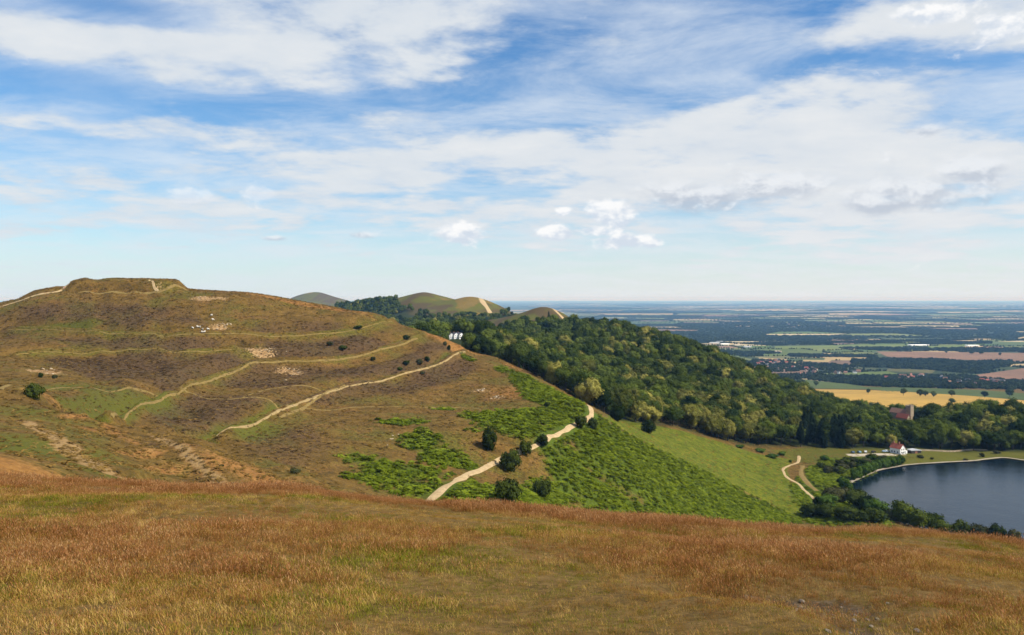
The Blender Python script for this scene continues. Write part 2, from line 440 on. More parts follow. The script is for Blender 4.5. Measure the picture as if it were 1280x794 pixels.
# eroded gully in the near meadow
gully = resample(smooth_line([hit(u, v)[:2] for (u, v) in [(895, 741), (950, 746), (1010, 744), (1050, 756), (1085, 775), (1130, 800)]]), 0.5)
gul = np.zeros(GX.shape)
nz = (GX > -5) & (GX < 22) & (GY > 5) & (GY < 32)
gd, _, _ = line_dist(GX[nz], GY[nz], gully)
gd = gd + (fbm(GX[nz], GY[nz], 1.5, 3, 77) - .5) * 1.2
GZv[nz] -= 0.26 * np.exp(-(gd / 0.75) ** 2) - 0.12 * np.exp(-((gd - 1.7) / 0.6) ** 2)
gul[nz] = .85 * np.exp(-(gd / 0.8) ** 2)

def in_poly(X, Y, poly):
    r = np.zeros(X.shape, bool); n = len(poly)
    for i in range(n):
        x1, y1 = poly[i][:2]; x2, y2 = poly[(i + 1) % n][:2]
        c = ((y1 > Y) != (y2 > Y)) & (X < (x2 - x1) * (Y - y1) / (y2 - y1 + 1e-12) + x1)
        r ^= c
    return r
def soft_poly(X, Y, poly, w):
    poly = np.array([p[:2] for p in poly])
    d, _, _ = line_dist(X, Y, np.vstack([poly, poly[:1]]))
    s = np.where(in_poly(X, Y, poly), d, -d)
    return sstep(s, -w, w)
def px_poly(pts, dmin=0): return [hit(u, v, dmin) for (u, v) in pts]

zone = (GY > 60) & (GY < 720) & (np.abs(GX) < 520)
zx, zy = GX[zone], GY[zone]
def zmask(vals):
    m = np.zeros(GX.shape); m[zone] = vals
    return m
def blobs(lst):
    o = np.zeros(zx.shape)
    for (u, v, rx, ry, a) in lst:
        p = hit(u, v); o = np.maximum(o, a * np.exp(-((zx - p[0]) / rx) ** 2 - ((zy - p[1]) / ry) ** 2))
    return o
wob = (fbm(zx, zy, 30, 4, 51) - 0.5) * 22
bracken_poly_px = [(628, 458), (655, 467), (700, 492), (742, 514), (790, 545), (850, 570), (920, 602), (1012, 650), (850, 652), (700, 648), (560, 640), (600, 618), (690, 580), (660, 545), (590, 535), (600, 515), (690, 510), (660, 495)]
bracken = soft_poly(zx + wob * .5, zy + wob * .5, px_poly(bracken_poly_px), 7) * np.clip(0.55 + 1.6 * (fbm(zx, zy, 13, 3, 61) - 0.33), 0, 1)
full = soft_poly(zx, zy, px_poly([(632, 460), (700, 492), (742, 514), (800, 550), (900, 594), (1012, 650), (900, 648), (820, 610), (740, 560), (712, 530), (660, 500)]), 6)
bracken = np.maximum(bracken, full * np.clip(.75 + 1.2 * (fbm(zx, zy, 10, 3, 62) - .4), 0, 1))
bracken = np.maximum(bracken, blobs([(500, 528, 10, 6, 1), (525, 552, 7, 12, 1), (548, 570, 8, 12, 1), (575, 580, 8, 8, 1), (505, 590, 16, 12, .8), (520, 610, 12, 12, .7), (470, 600, 12, 10, .6),
                                     (556, 512, 5, 6, 1), (600, 520, 10, 10, 1), (640, 530, 12, 14, 1), (690, 530, 12, 12, 1), (600, 620, 20, 20, 1), (450, 575, 8, 8, .5), (585, 448, 5, 10, .9), (628, 462, 5, 14, .9)]) * (0.5 + fbm(zx, zy, 9, 2, 63)))
meadow_poly_px = [(770, 516), (800, 528), (850, 538), (900, 552), (940, 566), (990, 574), (982, 590), (1000, 625), (1014, 650), (960, 628), (880, 588), (800, 549), (755, 522)]
meadow = soft_poly(zx + wob * .3, zy + wob * .3, px_poly(meadow_poly_px), 8)
bracken = bracken * (1 - meadow)
lake_bank = soft_poly(zx + wob * .3, zy, px_poly([(1010, 585), (1030, 575), (1080, 572), (1120, 572), (1100, 590), (1062, 606), (1064, 622), (1120, 660), (1010, 655), (990, 610)]), 6)
bracken = np.maximum(bracken, lake_bank * np.clip(0.3 + 1.3 * fbm(zx, zy, 16, 3, 65), 0, 1))
shoregrass = soft_poly(zx, zy, px_poly([(960, 562), (985, 561), (1040, 558), (1125, 559), (1230, 559), (1300, 558), (1300, 575), (1255, 574), (1130, 583), (1095, 592), (1080, 575), (1010, 580)]), 4)
green_b = blobs([(150, 505, 38, 26, 1), (60, 520, 22, 30, .6), (330, 540, 16, 22, .7), (315, 545, 10, 14, .8), (20, 560, 26, 30, .8), (230, 590, 5, 16, .8), (120, 590, 24, 10, .6), (90, 408, 40, 5, .7), (330, 500, 14, 10, .4), (420, 470, 10, 10, .4), (450, 570, 26, 34, .42), (560, 560, 20, 30, .45), (420, 540, 20, 20, .35), (620, 610, 20, 20, .4)])
soil_b = blobs([(253, 373, 8, 4.5, 1), (275, 373, 9, 4, .6), (275, 412, 7, 4, .8), (325, 440, 10, 6, .8), (362, 466, 9, 7, .8), (55, 465, 9, 6, .8), (600, 489, 7, 5, .6), (625, 497, 6, 5, .6), (200, 356, 6, 3, .4), (75, 424, 4, 4, .7), (300, 560, 8, 10, .2)])
def trail(px, w, n_=7):
    d_ = line_dist(zx + (fbm(zx, zy, 9, 2, n_) - .5) * 3, zy + (fbm(zx, zy, 9, 2, n_ + 1) - .5) * 3, resample(px_line(px), 5))[0]
    return np.exp(-(d_ / w) ** 2)
edge_red = np.maximum(trail([(34, 488), (70, 501), (120, 526), (180, 561), (226, 592)], 3.0), trail([(230, 556), (280, 576), (330, 590), (400, 604)], 5.0, 12))
tuft = np.maximum(.80 * trail([(186, 542), (200, 549), (235, 570), (262, 592), (278, 607)], 1.7, 23), 0.0) + .85 * trail([(40, 528), (66, 545), (92, 566), (130, 588), (178, 606)], 2.4, 17) * (.5 + fbm(zx, zy, 4, 2, 19)) + 0 * blobs([(66, 540, 2.5, 14, .8), (82, 560, 2.5, 10, .8), (105, 578, 3, 8, .8), (140, 594, 4, 7, .8), (165, 602, 4, 6, .8)])
ridge_dry = blobs([(500, 403, 50, 14, .9), (560, 427, 30, 16, 1), (610, 443, 26, 20, 1), (650, 462, 14, 20, .9), (380, 380, 60, 10, .7), (300, 365, 50, 10, .5), (640, 490, 22, 30, .6), (300, 585, 10, 24, .7), (340, 600, 12, 16, .7), (178, 568, 3, 14, .8), (130, 540, 3, 14, .7), (95, 520, 3, 12, .6), (205, 588, 3, 10, .8), (300, 612, 16, 10, .7), (0, 580, 14, 10, .6), (40, 595, 14, 8, .7)])
hn = fbm(zx, zy, 22, 4, 71)
hea = heather[zone] * .35
for poly, a_ in [([(60, 446), (150, 442), (290, 441), (305, 452), (240, 474), (180, 480), (110, 472), (70, 458)], 1.0), ([(20, 384), (120, 378), (240, 386), (262, 410), (170, 410), (20, 402)], .7),
                 ([(50, 422), (150, 420), (285, 424), (260, 436), (90, 434)], .85), ([(300, 456), (380, 455), (500, 460), (430, 478), (320, 486), (275, 482)], .9), ([(212, 494), (260, 492), (340, 506), (300, 528), (235, 540), (165, 524)], .9),
                 ([(330, 500), (400, 488), (500, 474), (590, 446), (600, 462), (520, 492), (400, 506)], .8), ([(560, 427), (598, 441), (530, 462), (470, 468), (500, 445)], .9), ([(320, 398), (430, 402), (425, 414), (300, 414)], .8),
                 ([(330, 424), (440, 420), (520, 424), (460, 446), (340, 448)], .9), ([(300, 545), (380, 530), (420, 560), (360, 585), (300, 570)], .6), ([(0, 388), (20, 396), (20, 420), (0, 425)], .8), ([(130, 530), (190, 556), (255, 600), (236, 604), (180, 570)], .8)]:  # last polygon: shade on the cross bank's left face, put in as heather colour
    hea = np.maximum(hea, a_ * soft_poly(zx + wob * .35, zy + wob * .35, px_poly(poly), 7))
hea = np.clip(hea * (0.30 + 1.25 * hn), 0, 1) * (1 - ridge_dry * .6) * (1 - bracken) * (1 - meadow)
grn = np.clip(ditch[zone] * 0.8 * (0.4 + fbm(zx, zy, 18, 3, 73)) + green_b, 0, 1) * (1 - ridge_dry)
lake_d = line_dist(zx, zy, np.array([PW(u, -LZ * F / (v - HV)) for (u, v) in [(1090, 650), (1064, 620), (1061, 607), (1075, 599), (1094, 590), (1115, 585), (1140, 581), (1200, 578), (1256, 573), (1300, 579)]]))[0]
grn = np.maximum(grn, .85 * (1 - sstep(lake_d, 12, 34)))
ledge = np.maximum.reduce([.46 * trail(terraces[i_][0], w_, 40 + i_) for (i_, w_) in ((1, 3.0), (2, 4.5), (3, 4.5))])
grn = np.maximum(grn, ledge); hea = hea * (1 - ledge)
ridge_dry = np.maximum(ridge_dry, edge_red * .42 * (.5 + fbm(zx, zy, 6, 3, 29)))
hea = hea * (1 - edge_red) * (1 - tuft.clip(0, 1))
grn = np.maximum(grn, .9 * soft_poly(zx + wob * .2, zy, px_poly([(58, 492), (120, 490), (200, 495), (192, 505), (150, 522), (110, 519), (75, 507)]), 5))
M_hea, M_grn, M_bra, M_dry = zmask(hea), zmask(np.maximum(grn, shoregrass * .8)), zmask(bracken), zmask(np.maximum(ridge_dry, tuft))
M_soil, M_mea, M_tuft = zmask(soil_b), zmask(meadow), zmask(tuft)
# bare tops of the more distant hills
far_hill = (GY > 1200) & (GY < 6000)
top = np.zeros(GX.shape)
fh_n = fbm(GX, GY, 60, 5, 91)
thr_z = np.interp(GY[far_hill], [1250, 1500, 1800, 2200, 4500, 5000], [-70, -62, -42, -34, -50, -50]) + 34 * sstep(-GX[far_hill] / GY[far_hill], .125, .165) * (GY[far_hill] < 3500)
top[far_hill] = sstep(GZv[far_hill] + (fh_n[far_hill] - .5) * 30 - thr_z, -6, 6)
M_dry = np.maximum(M_dry, top * sstep(fh_n, .56, .66) * 0.4); M_hea = np.maximum(M_hea, top * sstep(fh_n, .56, .46) * 0.8); M_grn = np.maximum(M_grn, top * .75)

# ------------------------------------------------------------------ mesh helpers
def new_mesh(name, V, Fc, mats=(), fm=None, smooth=False):
    me = bpy.data.meshes.new(name)
    V = np.asarray(V, np.float32)
    if isinstance(Fc, np.ndarray) and Fc.ndim == 2:
        n, k = Fc.shape
        me.vertices.add(len(V)); me.vertices.foreach_set('co', V.ravel())
        me.loops.add(n * k); me.polygons.add(n)
        me.loops.foreach_set('vertex_index', Fc.astype(np.int32).ravel())
        me.polygons.foreach_set('loop_start', np.arange(0, n * k, k, dtype=np.int32))
        if fm is not None: me.polygons.foreach_set('material_index', np.asarray(fm, np.int32))
        me.update(calc_edges=True)
    else:
        me.from_pydata([tuple(map(float, v)) for v in V], [], [tuple(map(int, f)) for f in Fc])
        if fm is not None: me.polygons.foreach_set('material_index', np.asarray(fm, np.int32))
        me.update()
    for m in mats: me.materials.append(m)
    if smooth: me.polygons.foreach_set('use_smooth', np.ones(len(me.polygons), bool))
    return me

def link(name, me, parent=None, loc=None, rz=None, **props):
    o = bpy.data.objects.new(name, me); COL.objects.link(o)
    if parent is not None: o.parent = parent
    if loc is not None: o.location = tuple(map(float, loc))
    if rz is not None: o.rotation_euler = (0, 0, rz)
    for a, b in props.items():
        if b is not None: o[a] = b
    return o
def thing(name, label, category, loc, rz=0.0, group=None):
    o = bpy.data.objects.new(name, None); COL.objects.link(o); o.empty_display_size = 0.5
    o.location = tuple(map(float, loc)); o.rotation_euler = (0, 0, rz)
    o['label'] = label; o['category'] = category
    if group: o['group'] = group
    return o

# ------------------------------------------------------------------ materials of the land
def mat(name):
    m = bpy.data.materials.new(name); m.use_nodes = True
    k = NT(m.node_tree); bs = m.node_tree.nodes['Principled BSDF']
    bs.inputs['Roughness'].default_value = 0.9
    bs.inputs['Specular IOR Level'].default_value = 0.1
    return m, k, bs
def bump(k, bs, h, dist, strength=1.0):
    b = k.n.new('ShaderNodeBump'); b.inputs['Strength'].default_value = strength; b.inputs['Distance'].default_value = dist
    k.put(b.inputs['Height'], h); k.l.new(b.outputs[0], bs.inputs['Normal'])
def plain_mat(name, c, rough=0.8, var=0.15, scale=2.0, spec=0.2, metal=0.0):
    m, k, bs = mat(name)
    n = k.noise(k.n.new('ShaderNodeTexCoord').outputs['Object'], scale, 4, .6)
    k.put(bs.inputs['Base Color'], k.mix(k.step(n, .3, .7), tuple(x * (1 - var) for x in c), tuple(min(1, x * (1 + var)) for x in c)))
    bs.inputs['Roughness'].default_value = rough; bs.inputs['Specular IOR Level'].default_value = spec; bs.inputs['Metallic'].default_value = metal
    return m

def hill_material():
    m, k, bs = mat('hill_turf')
    P = k.pos()
    a1 = k.n.new('ShaderNodeAttribute'); a1.attribute_name = 'cover_a'
    a2 = k.n.new('ShaderNodeAttribute'); a2.attribute_name = 'cover_b'
    s1 = k.n.new('ShaderNodeSeparateColor'); k.l.new(a1.outputs['Color'], s1.inputs[0])
    s2 = k.n.new('ShaderNodeSeparateColor'); k.l.new(a2.outputs['Color'], s2.inputs[0])
    hea, grn, bra, dry = s1.outputs[0], s1.outputs[1], s1.outputs[2], a1.outputs['Alpha']
    soil, mea, wood, tuft_ = s2.outputs[0], s2.outputs[1], s2.outputs[2], a2.outputs['Alpha']
    big = k.noise(P, 0.035, 5, .6); mid = k.noise(P, 0.16, 5, .65); fine = k.noise(P, 0.9, 4, .65); vf = k.noise(P, 2.6, 3, .6)
    strk = k.noise(k.vm('MULTIPLY', P, (1.0, 1.0, 3.0)), 0.45, 4, .65)
    def thr(mask, lo=0.35, hi=0.62, n=mid, amt=0.7):
        return k.step(k.add(mask, k.mul(k.sub(n, 0.5), amt)), lo, hi)
    base = k.ramp(k.add(k.mul(mid, .6), k.mul(fine, .4)), [(.34, (.040, .027, .007)), (.44, (.094, .057, .013)), (.54, (.142, .082, .018)), (.66, (.22, .135, .033))])
    base = k.mix(k.mul(k.step(big, .46, .62), .8), base, k.mix(k.step(fine, .35, .65), (.055, .050, .009), (.150, .120, .020)))
    base = k.mix(k.mul(k.step(k.noise(P, .06, 4, .65), .54, .66), .6), base, k.mix(k.step(fine, .35, .65), (.10, .050, .017), (.23, .118, .034)))
    gr = k.mix(fine, (.055, .066, .008), (.13, .125, .016))
    he = k.ramp(k.add(k.mul(fine, .6), k.mul(vf, .4)), [(.32, (.034, .021, .012)), (.5, (.078, .046, .024)), (.68, (.125, .075, .038))])
    dr = k.ramp(k.add(k.mul(fine, .5), k.mul(mid, .5)), [(.34, (.15, .070, .020)), (.5, (.28, .130, .034)), (.66, (.37, .20, .062))])
    br = k.ramp(k.add(k.mul(fine, .5), k.mul(vf, .5)), [(.35, (.032, .050, .004)), (.55, (.080, .112, .009)), (.7, (.115, .145, .014))])
    so = k.ramp(k.add(k.mul(fine, .6), k.mul(vf, .4)), [(.35, (.14, .075, .03)), (.5, (.30, .18, .075)), (.62, (.45, .31, .16))])
    me_ = k.ramp(k.add(k.mul(mid, .5), k.mul(strk, .5)), [(.38, (.046, .064, .004)), (.5, (.092, .110, .006)), (.62, (.160, .150, .012))])
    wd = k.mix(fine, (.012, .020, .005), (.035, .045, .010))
    c = k.mix(k.mul(thr(grn, .3, .7), .9), base, gr)
    c = k.mix(k.mul(thr(hea, .12, .85, mid, .8), .80), c, he)
    c = k.mix(k.mul(thr(dry, .25, .6, fine, .5), .9), c, dr)
    c = k.mix(k.mul(thr(tuft_, .3, .6, fine, 1.1), .8), c, (.30, .20, .085))
    c = k.mix(thr(mea, .4, .6, fine, .25), c, me_)
    c = k.mix(thr(bra, .25, .70, fine, .6), c, br)
    c = k.mix(thr(soil, .36, .56, fine, 1.5), c, so)
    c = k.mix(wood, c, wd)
    # small dark flecks at random over the turf
    c = k.mix(k.mul(k.step(vf, .56, .70), .35), c, (.02, .016, .006))
    k.put(bs.inputs['Base Color'], c)
    bump(k, bs, k.add(k.mul(fine, .7), k.mul(vf, .35)), 0.75, 0.9)
    return m

def meadow_ground_material():
    m, k, bs = mat('meadow_soil')
    P = k.pos()
    at = k.n.new('ShaderNodeAttribute'); at.attribute_name = 'cover_a'
    sp = k.n.new('ShaderNodeSeparateColor'); k.l.new(at.outputs['Color'], sp.inputs[0])
    mid = k.noise(P, 0.6, 5, .6); fine = k.noise(P, 6, 5, .65)
    c = k.ramp(k.add(k.mul(mid, .4), k.mul(fine, .6)), [(.32, (.045, .03, .010)), (.5, (.12, .072, .020)), (.68, (.20, .125, .04))])
    so = k.ramp(fine, [(.35, (.030, .020, .010)), (.55, (.080, .054, .030)), (.7, (.15, .105, .060))])
    c = k.mix(k.step(k.add(sp.outputs[0], k.mul(k.sub(fine, .5), .8)), .4, .65), c, so)
    k.put(bs.inputs['Base Color'], c)
    bump(k, bs, fine, 0.06, 0.8)
    return m

def plain_material():
    m, k, bs = mat('plain_farmland')
    P = k.pos()
    n = k.noise(P, 0.004, 6, .6); f = k.noise(P, .03, 4, .6)
    c = k.ramp(k.add(k.mul(n, .5), k.mul(f, .5)), [(.35, (.018, .030, .010)), (.5, (.038, .055, .016)), (.62, (.07, .08, .026)), (.75, (.12, .105, .045))])
    k.put(bs.inputs['Base Color'], c)
    return m

mt_hill, mt_mead, mt_plain = hill_material(), meadow_ground_material(), plain_material()

# ------------------------------------------------------------------ the ground: one continuous sheet, cut along natural borders
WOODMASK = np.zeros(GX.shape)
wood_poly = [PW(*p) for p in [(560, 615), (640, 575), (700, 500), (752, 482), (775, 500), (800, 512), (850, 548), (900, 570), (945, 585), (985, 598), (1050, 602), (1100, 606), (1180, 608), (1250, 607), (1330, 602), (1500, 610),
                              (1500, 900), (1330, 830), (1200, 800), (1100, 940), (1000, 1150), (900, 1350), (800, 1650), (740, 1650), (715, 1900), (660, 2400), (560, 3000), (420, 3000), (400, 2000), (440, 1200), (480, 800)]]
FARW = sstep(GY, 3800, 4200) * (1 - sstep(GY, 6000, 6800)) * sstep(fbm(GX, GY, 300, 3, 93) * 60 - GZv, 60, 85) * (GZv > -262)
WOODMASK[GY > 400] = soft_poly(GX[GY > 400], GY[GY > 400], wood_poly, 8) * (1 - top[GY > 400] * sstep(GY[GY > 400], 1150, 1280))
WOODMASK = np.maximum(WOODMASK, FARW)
ny_, nx_ = GX.shape
idx = np.arange(ny_ * nx_).reshape(ny_, nx_)
quads = np.stack([idx[:-1, :-1], idx[:-1, 1:], idx[1:, 1:], idx[1:, :-1]], -1).reshape(-1, 4)
vert = np.stack([GX, GY, GZv], -1).reshape(-1, 3)
cx = (GX[:-1, :-1] + GX[1:, 1:]).ravel() / 2; cy = (GY[:-1, :-1] + GY[1:, 1:]).ravel() / 2; cz = ((GZv[:-1, :-1] + GZv[1:, 1:]) / 2).ravel()
isnear = ((Zn > Zf - 0.5)[:-1, :-1]).ravel() & (cy < 135) & (np.abs(cx) < 130)
isplain = (cz < -262) | (cy > 9000) | (np.abs(cx) > 3000)
covA = np.stack([M_hea, M_grn, M_bra, M_dry], -1).reshape(-1, 4); covB = np.stack([M_soil, M_mea, WOODMASK, M_tuft], -1).reshape(-1, 4)
covA_near = covA.copy(); covA_near[:, 0] = gul.ravel()
def ground(name, sel, material, A, B):
    q = quads[sel]; used = np.unique(q); rem = np.zeros(len(vert), np.int64); rem[used] = np.arange(len(used))
    me = new_mesh(name, vert[used], rem[q], [material], smooth=True)
    for nm, arr in (('cover_a', A), ('cover_b', B)):
        at = me.attributes.new(nm, 'FLOAT_COLOR', 'POINT'); at.data.foreach_set('color', arr[used].astype(np.float32).ravel())
    return link(name, me, kind='structure')
ground('meadow_ground', isnear, mt_mead, covA_near, covB)
ground('hill', ~isnear & ~isplain, mt_hill, covA, covB)
ground('plain', ~isnear & isplain, mt_plain, covA, covB)

# ------------------------------------------------------------------ reservoir
def water_material():
    m, k, bs = mat('lake_water')
    P = k.pos()
    bs.inputs['Base Color'].default_value = (.003, .008, .014, 1); bs.inputs['Roughness'].default_value = .06
    bs.inputs['IOR'].default_value = 1.333; bs.inputs['Specular IOR Level'].default_value = 0.24
    n = k.add(k.mul(k.noise(k.vm('MULTIPLY', P, (1, 1.6, 1)), .55, 3, .6), .6), k.mul(k.noise(P, .06, 3, .5), 1.2))
    bump(k, bs, n, .16, .9)
    return m
shore_far = resample(smooth_line([PW(u, -LZ * F / (v - HV)) for (u, v) in [(1064, 620), (1061, 607), (1075, 599), (1094, 590.5), (1115, 585.5), (1140, 581.5), (1180, 579), (1215, 577), (1240, 574), (1256, 573), (1275, 575.5), (1300, 579), (1340, 590)]]), 3)
shore_near = resample(smooth_line([PW(u, -LZ * F / (v - HV)) for (u, v) in [(1340, 590), (1420, 640), (1350, 680), (1280, 682), (1220, 676), (1160, 662), (1110, 648), (1080, 636), (1064, 620)]]), 3)
ring = np.vstack([shore_far[:-1], shore_near[:-1]])
bm = bmesh.new()
f = bm.faces.new([bm.verts.new((p[0], p[1], LZ)) for p in ring])
bmesh.ops.triangulate(bm, faces=[f])
me = bpy.data.meshes.new('lake'); bm.to_mesh(me); bm.free(); me.materials.append(water_material())
lake = link('lake', me, kind='structure')
if me.polygons[0].normal.z < 0: me.flip_normals()

# ------------------------------------------------------------------ paths, tracks, shore edging
def track_mat(name, dark, light):
    m, k, bs = mat(name)
    P = k.pos(); n = k.add(k.mul(k.noise(P, .5, 5, .6), .5), k.mul(k.noise(P, 3, 4, .6), .5))
    k.put(bs.inputs['Base Color'], k.ramp(n, [(.36, dark), (.62, light)])); bump(k, bs, n, .1, .5)
    return m
mt_pale = track_mat('limestone_track', (.29, .20, .10), (.50, .37, .20))
mt_trod = track_mat('trodden_turf', (.13, .090, .026), (.25, .175, .06))
mt_dust = track_mat('dusty_turf', (.20, .14, .055), (.36, .26, .12))
mt_shore = track_mat('shore_stone', (.20, .16, .11), (.42, .36, .27))
mt_grav = track_mat('gravel', (.30, .25, .18), (.50, .43, .33))
def ribbon(name, L, w, material, lift=.16, wob=.25, z=None, seed=0, thick=0.0):
    L = resample(np.array(L), max(0.8, w * .8)); n = len(L)
    t = np.gradient(L, axis=0); t /= np.linalg.norm(t, axis=1)[:, None] + 1e-9
    nr_ = np.stack([-t[:, 1], t[:, 0]], 1)
    s = np.arange(n)
    wl = w * .5 * (1 + wob * (vnoise(s, s * 0 + seed, 4, seed) - .5) * 2); wr = w * .5 * (1 + wob * (vnoise(s, s * 0 + seed + 9, 4, seed + 3) - .5) * 2)
    rows = []
    for off in (wl, wl * .33, -wr * .33, -wr):
        q = L + nr_ * off[:, None]; rows.append(q)
    P3 = []
    for ri, q in enumerate(rows):
        zz = H(q[:, 0], q[:, 1]) if z is None else np.full(n, z)
        P3.append(np.stack([q[:, 0], q[:, 1], zz + lift - (lift * 0.9 if ri in (0, 3) and z is None else 0)], 1))
    V = np.stack(P3, 1).reshape(-1, 3); i = np.arange(n - 1)[:, None] * 4 + np.arange(3)[None]
    Q = np.stack([i, i + 1, i + 5, i + 4], -1).reshape(-1, 4)
    me = new_mesh(name, V, Q, [material], smooth=True)
    me.update()
    if np.mean([p.normal.z for p in me.polygons]) < 0: me.flip_normals()
    return link(name, me, kind='structure')
GROUND_PATHS = [
    ('footpath', [(531, 628), (560, 607), (590, 592), (622, 577), (650, 566), (676, 553), (690, 545), (715, 534), (733, 524), (739, 514), (734, 506)], 2.6, mt_pale),
    ('footpath', [(1020, 632), (1014, 620), (1000, 607), (984, 597), (979, 588), (984, 583), (997, 578), (999, 570)], 2.0, mt_pale),
    ('footpath', [(0, 384), (25, 376), (45, 369), (62, 366), (74, 364), (82, 358), (86, 356)], 2.4, mt_pale),
    ('footpath', [(187, 350), (192, 356), (198, 364)], 1.3, mt_pale),
    ('trodden_path', terraces[0][0], 1.0, mt_dust),
    ('trodden_path', terraces[1][0][2:], .9, mt_trod),
    ('trodden_path', [(205, 497), (188, 504), (162, 515), (140, 521)], .9, mt_trod),
    ('trodden_path', [(1003, 582), (1001, 590), (1008, 602), (1022, 614)], 3.0, mt_trod),
    ('trodden_path', terraces[2][0], .5, mt_trod),
    ('trodden_path', terraces[3][0], .5, mt_trod),
    ('trodden_path', [(85, 367), (140, 365), (200, 364), (235, 363)], 1.6, mt_trod),
    ('trodden_path', [(0, 487), (60, 487), (130, 489), (190, 492), (240, 492), (290, 499), (340, 502), (362, 510)], 1.3, mt_trod),
    ('trodden_path', [(300, 499), (330, 488), (380, 482), (432, 482)], 1.2, mt_trod),
    ('trodden_path', [(380, 509), (450, 509), (520, 509), (580, 510), (640, 512)], 1.0, mt_trod),
    ('trodden_path', [(432, 481), (405, 492), (380, 510), (350, 522)], 1.2, mt_trod),
    ('footpath', [(691, 1398, 0), (697, 1372, 0), (704, 1350, 0), (712, 1328, 0)], 8, mt_pale),
    ('footpath', [(600, 1998, 0), (603, 1970, 0), (607, 1930, 0), (613, 1880, 0)], 12, mt_pale),
]
for i, (nm, pl, w, m_) in enumerate(GROUND_PATHS):
    L = smooth_line([hit(*p)[:2] if len(p) == 2 else PW(*p[:2]) for p in pl])
    ribbon(nm, L, w, m_, seed=i, wob=.5, lift=.5 if (w > 5 or False) else .18)
off = shore_far.copy(); tt = np.gradient(off, axis=0); tt /= np.linalg.norm(tt, axis=1)[:, None]
nn = np.stack([-tt[:, 1], tt[:, 0]], 1)
ribbon('shore_edging', off + nn * .6, 2.6, mt_shore, z=LZ + .55, lift=0, wob=.3)
lane = px_line([(1064, 570.5), (1090, 569.5), (1115, 569), (1132, 568.5)])
ribbon('lane', lane, 2.6, mt_shore, lift=.25)
yard = px_line([(1058, 568.5), (1080, 568.5), (1100, 568), (1118, 568.5)])
ribbon('car_park', yard, 7, mt_grav, lift=.2)

# ------------------------------------------------------------------ foliage
def leaf_mat(name, dark, light, noise_scale=.35, trans=.14):
    m = bpy.data.materials.new(name); m.use_nodes = True
    k = NT(m.node_tree); k.n.clear()
    out = k.n.new('ShaderNodeOutputMaterial')
    P = k.pos(); r = k.rnd()
    n = k.noise(P, noise_scale, 4, .65); n2 = k.noise(P, 1.7, 3, .6)
    f = k.add(k.add(k.mul(n, .35), k.mul(n2, .25)), k.mul(r, .45))
    c = k.ramp(f, [(.30, dark), (.72, light)])
    d = k.n.new('ShaderNodeBsdfDiffuse'); t = k.n.new('ShaderNodeBsdfTranslucent'); mx = k.n.new('ShaderNodeMixShader')
    k.put(d.inputs['Color'], c); k.put(t.inputs['Color'], k.mix(1.0, c, (1.15, 1.1, .6), 'MULTIPLY'))
    mx.inputs[0].default_value = trans
    k.l.new(d.outputs[0], mx.inputs[1]); k.l.new(t.outputs[0], mx.inputs[2]); k.l.new(mx.outputs[0], out.inputs[0])
    return m
LEAF = {
    'oak': leaf_mat('oak_leaves', (.010, .020, .004), (.072, .094, .013)),
    'ash': leaf_mat('ash_leaves', (.018, .034, .005), (.112, .140, .020)),
    'chestnut': leaf_mat('chestnut_leaves', (.042, .054, .008), (.280, .250, .055)),
    'conifer': leaf_mat('conifer_needles', (.006, .012, .006), (.018, .030, .012)),
    'hawthorn': leaf_mat('hawthorn_leaves', (.014, .024, .005), (.055, .072, .014)),
    'willow': leaf_mat('bright_bank_leaves', (.030, .060, .008), (.085, .140, .022)),
    'olive': leaf_mat('olive_shrub_leaves', (.030, .036, .014), (.085, .085, .035)),
    'distant': leaf_mat('distant_leaves', (.014, .024, .010), (.050, .068, .020), .02),
}
mt_bark = plain_mat('bark', (.055, .042, .030), .95, .3, 3)

def sphere_dirs(n, r):
    v = r.normal(size=(n, 3)); return v / np.linalg.norm(v, axis=1)[:, None]

